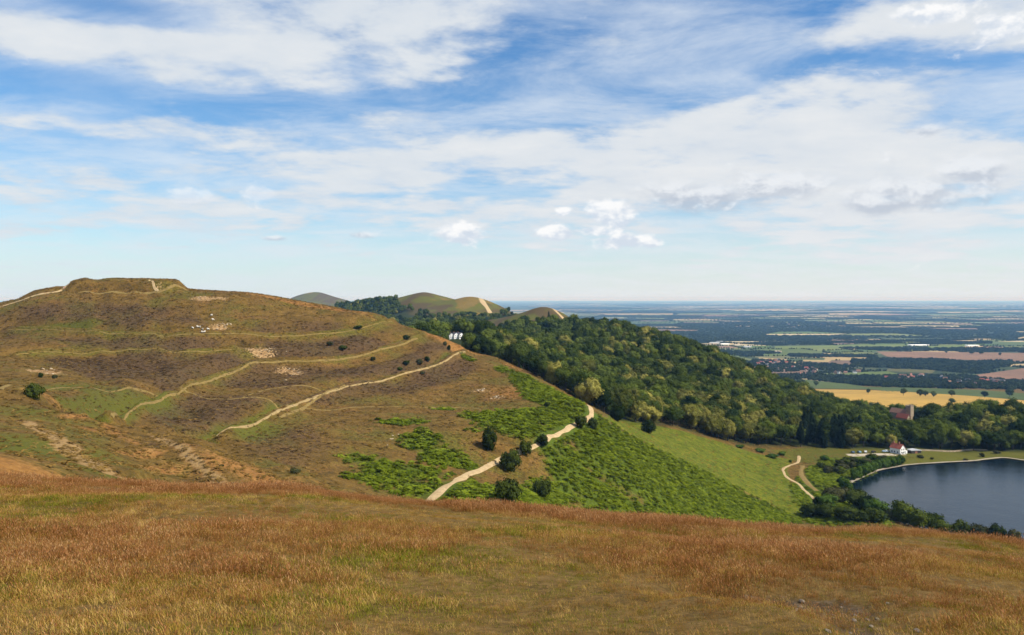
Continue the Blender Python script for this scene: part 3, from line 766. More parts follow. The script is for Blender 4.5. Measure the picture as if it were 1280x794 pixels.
def crown_mesh(name, seed, rad, height, base, material, nleaf=700, leaf=.8, lobes=16, shape='round'):
    r = np.random.default_rng(seed)
    cz = base + (height - base) * .5; hz_ = (height - base) * .5
    if shape == 'round':
        d = sphere_dirs(lobes, r); d[:, 2] = d[:, 2] * .9 + .12
        L = d * (.50 + .28 * r.random((lobes, 1))); L = np.vstack([L, [[0, 0, .1], [0, 0, .62]]])
        lr = np.concatenate([.30 + .20 * r.random(lobes), [.55, .36]])
    elif shape == 'cone':
        t = np.sort(r.random(lobes)); a = r.random(lobes) * 6.283
        L = np.stack([np.cos(a) * (1 - t) * .55, np.sin(a) * (1 - t) * .55, t * 1.8 - .9], 1); lr = .42 * (1 - t) + .16
    else:  # bush: dome standing on the ground
        a = r.random(lobes) * 6.283; q = np.sqrt(r.random(lobes)) * .72
        L = np.stack([np.cos(a) * q, np.sin(a) * q, (1 - q ** 2) * r.uniform(-.6, .62, lobes) - .15], 1); lr = .30 + .18 * r.random(lobes)
        L = np.vstack([L, [[0, 0, 0]]]); lr = np.append(lr, .62)
    S = np.array([rad, rad, hz_])
    p_l = lr ** 2 / (lr ** 2).sum()
    li = r.choice(len(lr), size=nleaf * 3, p=p_l)
    nd = sphere_dirs(nleaf * 3, r)
    pos = L[li] + nd * lr[li][:, None] * (.84 + .36 * r.random((nleaf * 3, 1)) ** 2)
    dist = np.linalg.norm(pos[:, None, :] - L[None], axis=2) / lr[None]
    ok = (dist.min(1) > .80)
    pos = pos[ok][:nleaf]; nd = nd[ok][:nleaf]; n = len(pos)
    rad_ = pos / (np.linalg.norm(pos, axis=1)[:, None] + 1e-6)
    nrm = nd * .8 + rad_ * .5 + r.normal(size=(n, 3)) * .30 + np.array([0, 0, .15]); nrm /= np.linalg.norm(nrm, axis=1)[:, None]
    P = pos * S + np.array([0, 0, cz])
    P[:, 2] = np.maximum(P[:, 2], .12)
    ref = np.where(np.abs(nrm[:, 2:3]) < .9, np.array([[0, 0, 1.]]), np.array([[1., 0, 0]]))
    t1 = np.cross(nrm, ref); t1 /= np.linalg.norm(t1, axis=1)[:, None]; t2 = np.cross(nrm, t1)
    an = r.random((n, 1)) * 6.283; a1 = t1 * np.cos(an) + t2 * np.sin(an); a2 = np.cross(nrm, a1)
    s = leaf * (.55 + .75 * r.random((n, 1)))
    q = np.stack([P - a1 * s * .5, P + a2 * s * .34 + nrm * s * .1, P + a1 * s * .55, P - a2 * s * .34 + nrm * s * .1], 1).reshape(-1, 3)
    fq = np.arange(n * 4).reshape(-1, 4)
    # inner mass of twigs and leaves so that the crown is not hollow
    bm = bmesh.new(); bmesh.ops.create_icosphere(bm, subdivisions=1, radius=1.0)
    iv = np.array([v.co[:] for v in bm.verts]); ifc = np.array([[v.index for v in f.verts] for f in bm.faces]); bm.free()
    V = [q]; Fs = [tuple(x) for x in fq]; o = len(q)
    for c_, rr in zip(L, lr):
        w = (iv * rr * .78 * (.85 + .3 * r.random((len(iv), 1))) + c_) * S + np.array([0, 0, cz])
        w[:, 2] = np.maximum(w[:, 2], .05)
        V.append(w); Fs += [tuple(x + o) for x in ifc]; o += len(iv)
    return new_mesh(name, np.vstack(V), Fs, [material])

def trunk_mesh(name, seed, h, r0, top, limbs=5):
    r = np.random.default_rng(seed); V = []; Fs = []
    def tube(a, b, ra, rb, n=6):
        a = np.array(a, float); b = np.array(b, float); d = b - a; d /= np.linalg.norm(d)
        ref = np.array([0, 0, 1.]) if abs(d[2]) < .9 else np.array([1., 0, 0])
        t1 = np.cross(d, ref); t1 /= np.linalg.norm(t1); t2 = np.cross(d, t1); o = len(V)
        for c_, rr in ((a, ra), (b, rb)):
            for i in range(n):
                an = 6.283 * i / n; V.append(c_ + (t1 * math.cos(an) + t2 * math.sin(an)) * rr)
        for i in range(n): Fs.append((o + i, o + (i + 1) % n, o + n + (i + 1) % n, o + n + i))
    bend = r.normal(size=2) * .15
    m = (bend[0], bend[1], h * .45)
    tube((0, 0, -.6), m, r0, r0 * .75); tube(m, (bend[0] * 2, bend[1] * 2, top), r0 * .75, r0 * .25)
    for i in range(limbs):
        an = i * 2.4 + r.random(); z0 = h * (.4 + .3 * r.random()); L = top * (.22 + .12 * r.random())
        tube((bend[0], bend[1], z0), (bend[0] + math.cos(an) * L, bend[1] + math.sin(an) * L, z0 + L * .8), r0 * .4, r0 * .12, 5)
    return new_mesh(name, np.array(V), Fs, [mt_bark])

TREE = {}       # kind -> list of (crown mesh, trunk mesh)
for ki, (kind, rad, hgt, base, shape) in enumerate([('oak', 5.6, 12.5, 2.2, 'round'), ('ash', 5.2, 13.0, 2.4, 'round'), ('chestnut', 5.4, 12.5, 1.6, 'round'), ('conifer', 4.2, 16.0, 1.5, 'cone')]):
    TREE[kind] = [(crown_mesh(kind + '_crown', 100 * ki + i, rad * (1 + .12 * (i - 1)), hgt * (1 + .07 * ((i * 2) % 3 - 1)), base, LEAF[kind], 800, .85, 15 + 2 * i, shape),
                   trunk_mesh(kind + '_trunk', 500 + ki * 9 + i, hgt * .5, .34, hgt * .72)) for i in range(3)]
BUSH = {}
for ki, (kind, rad, hgt, nl, lf) in enumerate([('hawthorn', 3.0, 4.6, 620, .55), ('willow', 2.6, 5.6, 620, .50), ('olive', 2.8, 3.6, 560, .5), ('oak', 4.8, 6.5, 800, .7)]):
    BUSH[kind] = [(crown_mesh(kind + '_shrub', 700 + 100 * ki + i, rad, hgt, 0.0, LEAF[kind], nl, lf, 12 + i, 'bush'), trunk_mesh(kind + '_stem', 900 + ki * 9 + i, 1.2, .14, hgt * .7, 4)) for i in range(3)]

# variants for scattering (whole tree in one mesh)
def joined(name, cm, tm):
    bm = bmesh.new(); bm.from_mesh(cm); n = len(bm.faces); bm.from_mesh(tm)
    bm.faces.ensure_lookup_table()
    for f in bm.faces[n:]: f.material_index = 1
    me = bpy.data.meshes.new(name); bm.to_mesh(me); bm.free()
    me.materials.append(cm.materials[0]); me.materials.append(mt_bark)
    return bpy.data.objects.new(name, me)

def scatter(name, pts, rot, scl, vi, variants, mats_=None, **props):
    pts = np.asarray(pts, np.float32); n = len(pts)
    me = bpy.data.meshes.new(name); me.vertices.add(n); me.vertices.foreach_set('co', pts.ravel())
    for nm, arr in (('rot', rot), ('scl', scl)):
        at = me.attributes.new(nm, 'FLOAT_VECTOR', 'POINT'); at.data.foreach_set('vector', np.asarray(arr, np.float32).ravel())
    at = me.attributes.new('vi', 'INT', 'POINT'); at.data.foreach_set('value', np.asarray(vi, np.int32))
    o = link(name, me, **props)
    g = bpy.data.node_groups.new(name + '_nodes', 'GeometryNodeTree')
    g.interface.new_socket('Geometry', in_out='INPUT', socket_type='NodeSocketGeometry'); g.interface.new_socket('Geometry', in_out='OUTPUT', socket_type='NodeSocketGeometry')
    gi = g.nodes.new('NodeGroupInput'); go = g.nodes.new('NodeGroupOutput'); jn = g.nodes.new('GeometryNodeJoinGeometry')
    def attr(nm, ty):
        a = g.nodes.new('GeometryNodeInputNamedAttribute'); a.data_type = ty; a.inputs[0].default_value = nm; return a.outputs[0]
    ra, sa, va = attr('rot', 'FLOAT_VECTOR'), attr('scl', 'FLOAT_VECTOR'), attr('vi', 'INT')
    for i, v in enumerate(variants):
        cp = g.nodes.new('FunctionNodeCompare'); cp.data_type = 'INT'; cp.operation = 'EQUAL'
        g.links.new(va, cp.inputs[2]); cp.inputs[3].default_value = i
        oi = g.nodes.new('GeometryNodeObjectInfo'); oi.inputs['Object'].default_value = v; oi.inputs['As Instance'].default_value = True
        ip = g.nodes.new('GeometryNodeInstanceOnPoints')
        g.links.new(gi.outputs[0], ip.inputs['Points']); g.links.new(cp.outputs[0], ip.inputs['Selection']); g.links.new(oi.outputs['Geometry'], ip.inputs['Instance'])
        g.links.new(ra, ip.inputs['Rotation']); g.links.new(sa, ip.inputs['Scale'])
        g.links.new(ip.outputs[0], jn.inputs[0])
    g.links.new(jn.outputs[0], go.inputs[0])
    md = o.modifiers.new('scatter', 'NODES'); md.node_group = g
    return o

def grid_of(A):
    def f(x, y):
        i = np.clip(np.searchsorted(xs, x) - 1, 0, len(xs) - 2); j = np.clip(np.searchsorted(ys, y) - 1, 0, len(ys) - 2)
        fx = (x - xs[i]) / (xs[i + 1] - xs[i]); fy = (y - ys[j]) / (ys[j + 1] - ys[j])
        return (A[j, i] * (1 - fx) + A[j, i + 1] * fx) * (1 - fy) + (A[j + 1, i] * (1 - fx) + A[j + 1, i + 1] * fx) * fy
    return f
def visible(P, up, margin=0.0):
    t = np.linspace(.02, .97, 90)[None]
    top_ = P[:, 2] + up
    return np.all(H(P[:, 0:1] * t, P[:, 1:2] * t) - margin < top_[:, None] * t, axis=1)

# ---- the wooded hill
church_xy = np.array(PW(1137, 800)); house_p = hit(1122, 566.5)
cand = []
for (y0, y1, sp) in [(470, 1000, 9.0), (1000, 1600, 10.0), (1600, 3000, 12.0)]:
    gx, gy = np.meshgrid(np.arange(-700, 800, sp), np.arange(y0, y1, sp))
    cand.append(np.stack([gx.ravel() + rng.uniform(-.42, .42, gx.size) * sp, gy.ravel() + rng.uniform(-.42, .42, gx.size) * sp], 1))
cand = np.vstack(cand)
cand = cand[in_poly(cand[:, 0], cand[:, 1], wood_poly)]
wm = grid_of(WOODMASK)(cand[:, 0], cand[:, 1])
cu = CU + cand[:, 0] / cand[:, 1] * F
glade = fbm(cand[:, 0], cand[:, 1], 120, 3, 40)
topv = grid_of(top)(cand[:, 0], cand[:, 1]); scrub = (topv > .2) & (cand[:, 1] > 1250) & (cand[:, 1] < 2300) & (fbm(cand[:, 0], cand[:, 1], 70, 3, 48) > .56) & (rng.random(len(cand)) < .0)
keep = ((wm > .45) | scrub) & (cu > 420) & (cu < 1400) & ~((glade > .70) & (cand[:, 1] > 1000))
dch = np.hypot(cand[:, 0] - church_xy[0], (cand[:, 1] - church_xy[1]) * .55)
keep &= dch > 24
keep &= np.hypot(cand[:, 0] - house_p[0], cand[:, 1] - house_p[1]) > 13.5
vx = np.array([PW(570, 760)]); keep &= ~((np.abs(cu - 570) < 16) & (cand[:, 1] < 785)); keep &= ~((cu > 558) & (cu < 606) & (cand[:, 1] > 725) & (cand[:, 1] < 778))
scrub = scrub[keep]; cand = cand[keep]
Tz = H(cand[:, 0], cand[:, 1])
TP = np.column_stack([cand, Tz]); tD = cand[:, 1]; tu = CU + cand[:, 0] / tD * F
hs_ = .78 + .72 * rng.random(len(TP)) + .18 * (fbm(cand[:, 0], cand[:, 1], 60, 2, 44) - .5)
hs_ = np.where((tu > 1108) & (tD < 795) & (tu < 1160), np.clip(np.minimum(hs_, (-(153 / F) * tD - Tz) / 14.0), .45, 2), hs_)
hs_ = np.where(scrub, .28 + .2 * rng.random(len(TP)), hs_)
kn = fbm(cand[:, 0], cand[:, 1], 70, 3, 46); kr = rng.random(len(TP))
def front_D(u): return np.interp(u, [640, 700, 752, 775, 800, 850, 900, 945, 985, 1050, 1400], [575, 500, 482, 500, 512, 548, 570, 585, 598, 602, 606])
fd = tD - front_D(tu)
pch = np.where((tu > 690) & (tu < 1010) & (tD < 1000), np.where(fd < 40, .50, np.where(fd < 140, .24, .08)), .05)
pch = np.where((kn > .56) & (tu > 700) & (tD < 950), pch + .2, pch)
kind_i = np.where(kr < pch, 2, np.where(rng.random(len(TP)) < np.clip(.42 + (kn - .5) * 2.4, .1, .9), 0, 1))
kind_i = np.where((tu > 1000) & (tu < 1062) & (tD < 660) & (rng.random(len(TP)) < .6), 3, kind_i)
kind_i = np.where((rng.random(len(TP)) < .004), 3, kind_i)
vis = visible(TP, hs_ * 12.0, 14.0)
TP, tD, tu, hs_, kind_i = TP[vis], tD[vis], tu[vis], hs_[vis], kind_i[vis]
clear = visible(TP, hs_ * 9.0, 0.0) & (tu > -20) & (tu < 1300)
order = np.argsort(np.where(clear, tD, 1e9))[:270]
single = np.zeros(len(TP), bool); single[order] = True
KN = ['oak', 'ash', 'chestnut', 'conifer']
KWORD = {'oak': 'dark green tree', 'ash': 'mid green leafy tree', 'chestnut': 'yellow-green flowering tree', 'conifer': 'pointed blackish conifer'}
def tree_words(i):
    u, D = tu[i], tD[i]; kd = KN[kind_i[i]]; dep = D - float(front_D(u)); s = hs_[i]
    spot = ('behind the shoulder of the hillfort' if u < 700 else 'beyond the footpath bend' if u < 765 else 'above the upper meadow corner' if u < 830 else 'above the middle of the meadow' if u < 890 else
            'above the lower half of the meadow' if u < 945 else 'above the fork of the pale track' if u < 1010 else 'behind the parked cars' if u < 1105 else 'behind the white cottage' if u < 1150 else 'behind the stone lane wall')
    row = 'on the wood edge' if dep < 14 else 'just inside the wood' if dep < 40 else 'deeper in the wood'
    size = 'big ' if s > 1.28 else 'small ' if s < 1.05 else ''
    lab = size + KWORD[kd] + ' ' + row + ' ' + spot
    return lab, lab.replace('tree ', 'trees ').replace('conifer ', 'conifers ')
def plant_tree(name, label, cat, loc, rz, sc, pair, group=None, tilt=0.0):
    t = thing(name, label, cat, loc, rz, group); t.scale = sc if isinstance(sc, tuple) else (sc, sc, sc)
    link('trunk', pair[1], t); link('crown', pair[0], t)
    return t
for i in np.where(single)[0]:
    kd = KN[kind_i[i]]; lab_, grp_ = tree_words(i)
    s = float(hs_[i])
    plant_tree({'oak': 'oak_tree', 'ash': 'ash_tree', 'chestnut': 'chestnut_tree', 'conifer': 'conifer_tree'}[kd], lab_, 'tree', TP[i] - [0, 0, .1], RND.random() * 6.28,
               (s * RND.uniform(.85, 1.2), s * RND.uniform(.85, 1.2), min(s, 1.3) * RND.uniform(.85, 1.2)), TREE[kd][RND.randrange(3)],
               grp_)
WV = [joined('wood_' + k_ + str(i), *TREE[k_][i]) for k_ in KN for i in range(3)]
rest = np.where(~single)[0]; n = len(rest)
s3 = hs_[rest][:, None] * rng.uniform(.85, 1.22, (n, 3)) * np.where(tD[rest] > 1600, .85, 1.0)[:, None]
scatter('woodland', TP[rest] - [0, 0, .1], np.column_stack([rng.normal(0, .05, n), rng.normal(0, .05, n), rng.random(n) * 6.28]), s3, kind_i[rest] * 3 + rng.integers(0, 3, n), WV,
        kind='stuff', label='dense mixed green woodland covering the hills beyond the fort', category='woodland')
print('WOOD', n, len(order), tD[order].max())

# ---- bushes and trees that stand alone
def at_px(u, v): return hit(u, v)
def bush(u, v, wpx, hpx, kind, label, name='hawthorn_bush', cat='bush', group=None, D=None, var=None):
    if D is None: p = hit(u, v)
    else:
        x, y = PW(u, D); p = np.array([x, y, float(H(x, y))])
    var = RND.randrange(3) if var is None else var
    cm, tm = BUSH[kind][var]
    dims = {'hawthorn': (3.0, 4.6), 'willow': (2.6, 5.6), 'olive': (2.8, 3.6), 'oak': (4.8, 6.5)}[kind]
    w = wpx * p[1] / F; h = hpx * p[1] / F
    return plant_tree(name, label, cat, p - [0, 0, .15], RND.random() * 6.28, (w / (2 * dims[0] * .96), w / (2 * dims[0] * .96), h / (dims[1] * .97)), (cm, tm), group)
bush(43, 498, 25, 23, 'hawthorn', 'lone round hawthorn bush on the grassy saddle left of the ramparts')
bush(612, 562, 22, 34, 'hawthorn', 'dark upright hawthorn standing among bracken above the pale footpath')
bush(638, 588, 28, 31, 'hawthorn', 'broad dark hawthorn overhanging the pale footpath at its bend')
bush(656, 568, 18, 20, 'hawthorn', 'small rounded hawthorn just uphill of the footpath between two larger bushes')
bush(678, 557, 17, 17, 'hawthorn', 'compact hawthorn at the spot where the pale footpath disappears')
bush(726, 536, 16, 20, 'hawthorn', 'dark hawthorn on the inner side of the footpath bend')
bush(741, 536, 15, 17, 'hawthorn', 'dark hawthorn on the outer side of the footpath bend')
bush(772, 527, 24, 25, 'oak', 'large dark bush at the upper corner of the green meadow', 'oak_bush')
bush(810, 541, 19, 20, 'oak', 'single round dark bush on the edge between bracken and meadow', 'oak_bush')
bush(634, 629, 34, 36, 'hawthorn', 'largest blackish hawthorn below the footpath near the red grass')
bush(678, 622, 24, 26, 'hawthorn', 'leaning dark hawthorn in bracken below the footpath')
bush(684, 509, 8, 8, 'hawthorn', 'tiny round shrub at the top of the bracken')
bush(368, 592, 13, 9, 'olive', 'small low shrub alone on the orange grass hollow', 'shrub', 'shrub')
bush(277, 583, 6, 4, 'olive', 'tiny dark shrub beside the trodden bank path', 'shrub', 'shrub')
bush(51, 472, 6, 8, 'hawthorn', 'small shrub among pale stones uphill of the lone hawthorn', 'shrub', 'shrub')
bush(68, 473, 7, 6, 'olive', 'low shrub beside the pale stones uphill of the lone hawthorn', 'shrub', 'shrub')
for (u, v, w, h) in [(448, 411, 16, 4), (412, 432, 12, 5), (428, 437, 16, 5), (508, 424, 14, 5), (466, 451, 9, 5), (508, 457, 12, 6), (524, 455, 12, 6), (534, 452, 10, 6), (500, 463, 10, 4), (561, 438, 6, 6), (556, 432, 7, 5), (528, 468, 8, 4)]:
    bush(u, v, w * .75, h * 1.35, 'olive' if RND.random() < .5 else 'hawthorn', 'low dark gorse clump on the terraced flank of the hillfort', 'gorse_clump', 'bush', 'gorse clumps on the hillfort')
# lakeside
for (u, v, w, h, kd, lab) in [
        (1034, 592, 13, 12, 'olive', 'dull brownish shrub in the bracken between track and lake'),
        (1052, 606, 13, 10, 'hawthorn', 'small dark bush on the bank above the lake corner'),
        (1060, 609, 10, 7, 'olive', 'tiny olive bush right at the lake corner'),
        (1056, 618, 19, 25, 'willow', 'bright green bush where the lake narrows to its corner'),
        (1040, 627, 24, 21, 'olive', 'grey-green bush left of the lake corner'),
        (1024, 634, 18, 16, 'hawthorn', 'dark bush at the end of the lakeside track')]:
    bush(u, v, w, h, kd, lab, 'lakeside_bush')
for (u, D, w, h, kd, lab) in [
        (1012, 420, 24, 18, 'hawthorn', 'dark bush just over the brow where the meadow ends'),
        (1036, 428, 26, 20, 'willow', 'green bush over the brow beside the meadow end'),
        (1050, 442, 30, 24, 'olive', 'dull olive bush on the near lake bank before the corner bush'),
        (1084, 424, 30, 26, 'hawthorn', 'dark bush crowding the olive green tree on the near bank'),
        (1146, 397, 38, 29, 'oak', 'dark tree merging with the largest tree on the near lake bank'),
        (1178, 392, 32, 20, 'oak', 'lowest tree at the open end of the near lake bank'),
        (1030, 415, 30, 22, 'oak', 'wide dark bush at the brow beside the meadow end bush'),
        (1060, 405, 34, 20, 'hawthorn', 'low dark bush at the brow in front of the lake corner'),
        (1088, 398, 34, 22, 'oak', 'broad low bush at the brow below the olive green tree'),
        (1071, 432, 34, 27, 'hawthorn', 'dark rounded bush on the near lake bank, first from the corner'),
        (1094, 418, 32, 26, 'willow', 'olive green tree on the near lake bank between two dark ones'),
        (1130, 402, 42, 34, 'oak', 'largest dark green tree on the near lake bank'),
        (1160, 398, 40, 26, 'oak', 'spreading green tree beside the largest tree on the near bank'),
        (1113, 408, 24, 18, 'olive', 'low shrub in front of the near bank trees'),
        (1200, 376, 24, 25, 'hawthorn', 'low dark bush on the brow against the open water'),
        (1224, 372, 24, 25, 'olive', 'second low bush on the brow against the open water'),
        (1247, 370, 22, 28, 'hawthorn', 'tallest of the low bushes on the brow against the water'),
        (1266, 369, 18, 23, 'olive', 'small last bush on the brow against the water')]:
    bush(u, 0, w, h, kd, lab, 'lakeside_bush', D=D)
for i in range(11):
    t = i / 10; u = 1068 + 58 * t; v = 601 - 20 * t - 3 * math.sin(t * 3.1)
    bush(u, v, 12, 15 + 4 * (1 - t), 'willow', 'young bright green tree in the row along the far lake shore', 'bank_tree', 'tree', 'young trees along the far lake shore')
for i in range(34):
    u = RND.uniform(1026, 1108); v = RND.uniform(573, 612)
    kd_ = RND.choice(['olive', 'hawthorn', 'willow', 'oak'])
    if v > 592 and u > 1056: continue
    if v > 603 - (u - 1040) * .28 - 6: v -= 10
    bush(u, v, RND.uniform(9, 18), RND.uniform(6, 11), kd_, {'olive': 'low dull olive shrub', 'hawthorn': 'low dark shrub', 'willow': 'low bright green shrub', 'oak': 'broad deep green shrub'}[kd_] + ' on the bank between car park and lake', 'bank_shrub', 'shrub', kd_ + ' shrubs on the bank below the car park')
for (u, v, w, h) in [(1228, 571, 7, 6), (1207, 576, 5, 4), (1246, 567, 8, 5), (1165, 574, 5, 3), (1150, 572, 9, 4), (1085, 572, 6, 4)]:
    bush(u, v, w, h, 'olive', 'tiny bush on the grass strip between lane and lake edge', 'bank_shrub', 'shrub', 'tiny bushes on the grass strip by the lake')
for (u, v, w, h) in [(950, 565, 14, 6), (965, 572, 16, 6), (978, 569, 10, 6), (988, 578, 5, 4), (925, 560, 12, 5)]:
    bush(u, v, w, h, 'willow', 'low green thicket along the lower edge of the wood', 'thicket', 'bush', 'thickets on the meadow edge')

# ---- bracken on the slope, heather on the ramparts
def clump_mesh(name, seed, n, rad, hgt, leaf, material):
    r = np.random.default_rng(seed); a = r.random(n) * 6.283; q = np.sqrt(r.random(n)) * rad
    P = np.stack([np.cos(a) * q, np.sin(a) * q, hgt * (1 - (q / rad) ** 2) * (.4 + .6 * r.random(n)) + .05], 1)
    d = np.stack([np.cos(a), np.sin(a), r.uniform(-.15, .4, n)], 1); d /= np.linalg.norm(d, axis=1)[:, None]
    sd = np.cross(d, np.array([0, 0, 1.])); sd /= np.linalg.norm(sd, axis=1)[:, None]; s = leaf * (.7 + .6 * r.random((n, 1)))
    V = np.stack([P - d * s * .5, P + sd * s * .35, P + d * s * .6 - [0, 0, .05], P - sd * s * .35], 1).reshape(-1, 3)
    return bpy.data.objects.new(name, new_mesh(name, V, np.arange(4 * n).reshape(-1, 4), [material]))
mt_fern = leaf_mat('bracken_fronds', (.050, .076, .005), (.190, .235, .018), .12)
mt_heath = leaf_mat('heather_sprigs', (.042, .026, .014), (.135, .080, .040), .2)
mt_gold = leaf_mat('pale_grass', (.10, .062, .015), (.27, .165, .048), .15)
FV = [clump_mesh('fern' + str(i), 30 + i, 30, 1.15, .95, .75, mt_fern) for i in range(3)]
HV_ = [clump_mesh('heath' + str(i), 40 + i, 18, .9, .45, .5, mt_heath) for i in range(3)] + [clump_mesh('tussock' + str(i), 50 + i, 16, .7, .35, .45, mt_gold) for i in range(2)]
def random_on(mask, n, seed, box):
    r = np.random.default_rng(seed); f = grid_of(mask); out = []
    x = r.uniform(box[0], box[1], n); y = r.uniform(box[2], box[3], n)
    k_ = f(x, y) > r.uniform(.12, .95, n); x, y = x[k_], y[k_]
    return np.column_stack([x, y, H(x, y)]), r
P_, r_ = random_on(M_bra, 120000, 3, (-110, 330, 200, 620)); uu = CU + P_[:, 0] / P_[:, 1] * F
P_ = P_[(uu > -50) & (uu < 1340)]; P_ = P_[line_dist(P_[:, 0], P_[:, 1], resample(px_line(GROUND_PATHS[0][1]), 4))[0] > 3.2]; P_ = P_[line_dist(P_[:, 0], P_[:, 1], resample(px_line([(1020, 632), (1014, 620), (1000, 607), (984, 597), (979, 588), (984, 583)]), 4))[0] > 2.8]; P_ = P_[line_dist(P_[:, 0], P_[:, 1], resample(px_line([(1003, 582), (1001, 590), (1008, 602), (1022, 614)]), 4))[0] > 3.0]; P_ = P_[visible(P_, 1.0, 4)]; n = len(P_); print('FERN', n)
scatter('bracken', P_, np.column_stack([r_.normal(0, .1, n), r_.normal(0, .1, n), r_.random(n) * 6.28]), np.repeat(r_.uniform(.7, 1.35, (n, 1)), 3, 1), r_.integers(0, 3, n), FV, kind='stuff',
        label='bright green bracken covering the slope between hillfort and meadow', category='bracken')
P_, r_ = random_on(np.clip(M_hea * .8, 0, 1), 60000, 4, (-400, 110, 110, 600))
P_ = P_[visible(P_, .6, 3)]; n1 = len(P_)
Q_, r2_ = random_on(np.clip(M_dry + .42 * (M_bra < .1) * (1 - .4 * (M_mea > .1)) * (GY > 90) * (GY < 620), 0, 1), 130000, 6, (-420, 300, 90, 600)); Q_ = Q_[visible(Q_, .6, 3)]; n2 = len(Q_); print('HEATH', n1, n2)
A_ = np.vstack([P_, Q_]); n = n1 + n2
scatter('heather', A_, np.column_stack([r_.normal(0, .1, n), r_.normal(0, .1, n), r_.random(n) * 6.28]), np.repeat(r_.uniform(.6, 1.3, (n, 1)), 3, 1), np.concatenate([r_.integers(0, 3, n1), r_.integers(3, 5, n2)]), HV_, kind='stuff',
        label='brown heather and pale tussocks covering the terraced hillfort', category='heather')

# ---- grass of the near meadow
def grass_tuft(name, seed, n, hgt, rad, wid, lean, material, head=0, hmat=None):
    r = np.random.default_rng(seed); V = []; Fs = []; fm = []
    for i in range(n):
        a = r.random() * 6.283; q = math.sqrt(r.random()) * rad; b = np.array([math.cos(a) * q, math.sin(a) * q, -.03])
        h = hgt * r.uniform(.55, 1.15); l = r.random() * 6.283; ln = lean * r.uniform(.3, 1.4) * h
        d = np.array([math.cos(l), math.sin(l), 0]); s = np.array([-d[1], d[0], 0]) * wid * .5 * r.uniform(.7, 1.3)
        m = b + d * ln * .35 + np.array([0, 0, h * .6]); e = b + d * ln + np.array([0, 0, h]); o = len(V)
        V += [b - s, b + s, m + s * .8, m - s * .8, e]
        Fs += [(o, o + 1, o + 2, o + 3), (o + 3, o + 2, o + 4)]; fm += [0, 0]
        if head and i % head == 0:
            o = len(V); hd = (e - m) / np.linalg.norm(e - m); L_ = r.uniform(.04, .08); w2 = s / np.linalg.norm(s) * r.uniform(.004, .009)
            V += [e - hd * L_ * .2, e + hd * L_ * .35 + w2, e + hd * L_, e + hd * L_ * .35 - w2]; Fs.append((o, o + 1, o + 2, o + 3)); fm.append(1)
    return bpy.data.objects.new(name, new_mesh(name, np.array(V), Fs, [material, hmat or material], fm))
def grass_mat(name, cols):
    m = bpy.data.materials.new(name); m.use_nodes = True
    k = NT(m.node_tree); k.n.clear(); out = k.n.new('ShaderNodeOutputMaterial')
    P = k.pos(); r = k.rnd(); n = k.noise(P, .22, 4, .6); n2 = k.noise(P, 1.3, 3, .6)
    f = k.add(k.add(k.mul(n, .38), k.mul(n2, .22)), k.mul(r, .42))
    c = k.ramp(f, cols)
    d = k.n.new('ShaderNodeBsdfDiffuse'); t = k.n.new('ShaderNodeBsdfTranslucent'); mx = k.n.new('ShaderNodeMixShader'); mx.inputs[0].default_value = .35
    k.put(d.inputs['Color'], c); k.put(t.inputs['Color'], c); k.l.new(d.outputs[0], mx.inputs[1]); k.l.new(t.outputs[0], mx.inputs[2]); k.l.new(mx.outputs[0], out.inputs[0])
    return m
g_red = grass_mat('red_bent_grass', [(.28, (.13, .054, .014)), (.5, (.27, .114, .028)), (.75, (.42, .22, .07))])
g_head = grass_mat('seed_heads', [(.28, (.22, .088, .034)), (.5, (.35, .155, .058)), (.75, (.48, .29, .13))])
g_gold = grass_mat('golden_grass', [(.28, (.14, .080, .012)), (.5, (.34, .205, .036)), (.75, (.62, .43, .13))])
g_green = grass_mat('green_grass', [(.28, (.080, .090, .008)), (.5, (.17, .170, .014)), (.75, (.29, .26, .040))])
GV = [grass_tuft('redgrass' + str(i), 60 + i, 44, .20, .30, .0060, .55, g_red, 2, g_head) for i in range(3)] + \
     [grass_tuft('goldgrass' + str(i), 70 + i, 44, .12, .30, .007, .9, g_gold, 6, g_head) for i in range(3)] + \
     [grass_tuft('greengrass' + str(i), 80 + i, 44, .08, .30, .009, .7, g_green) for i in range(2)]
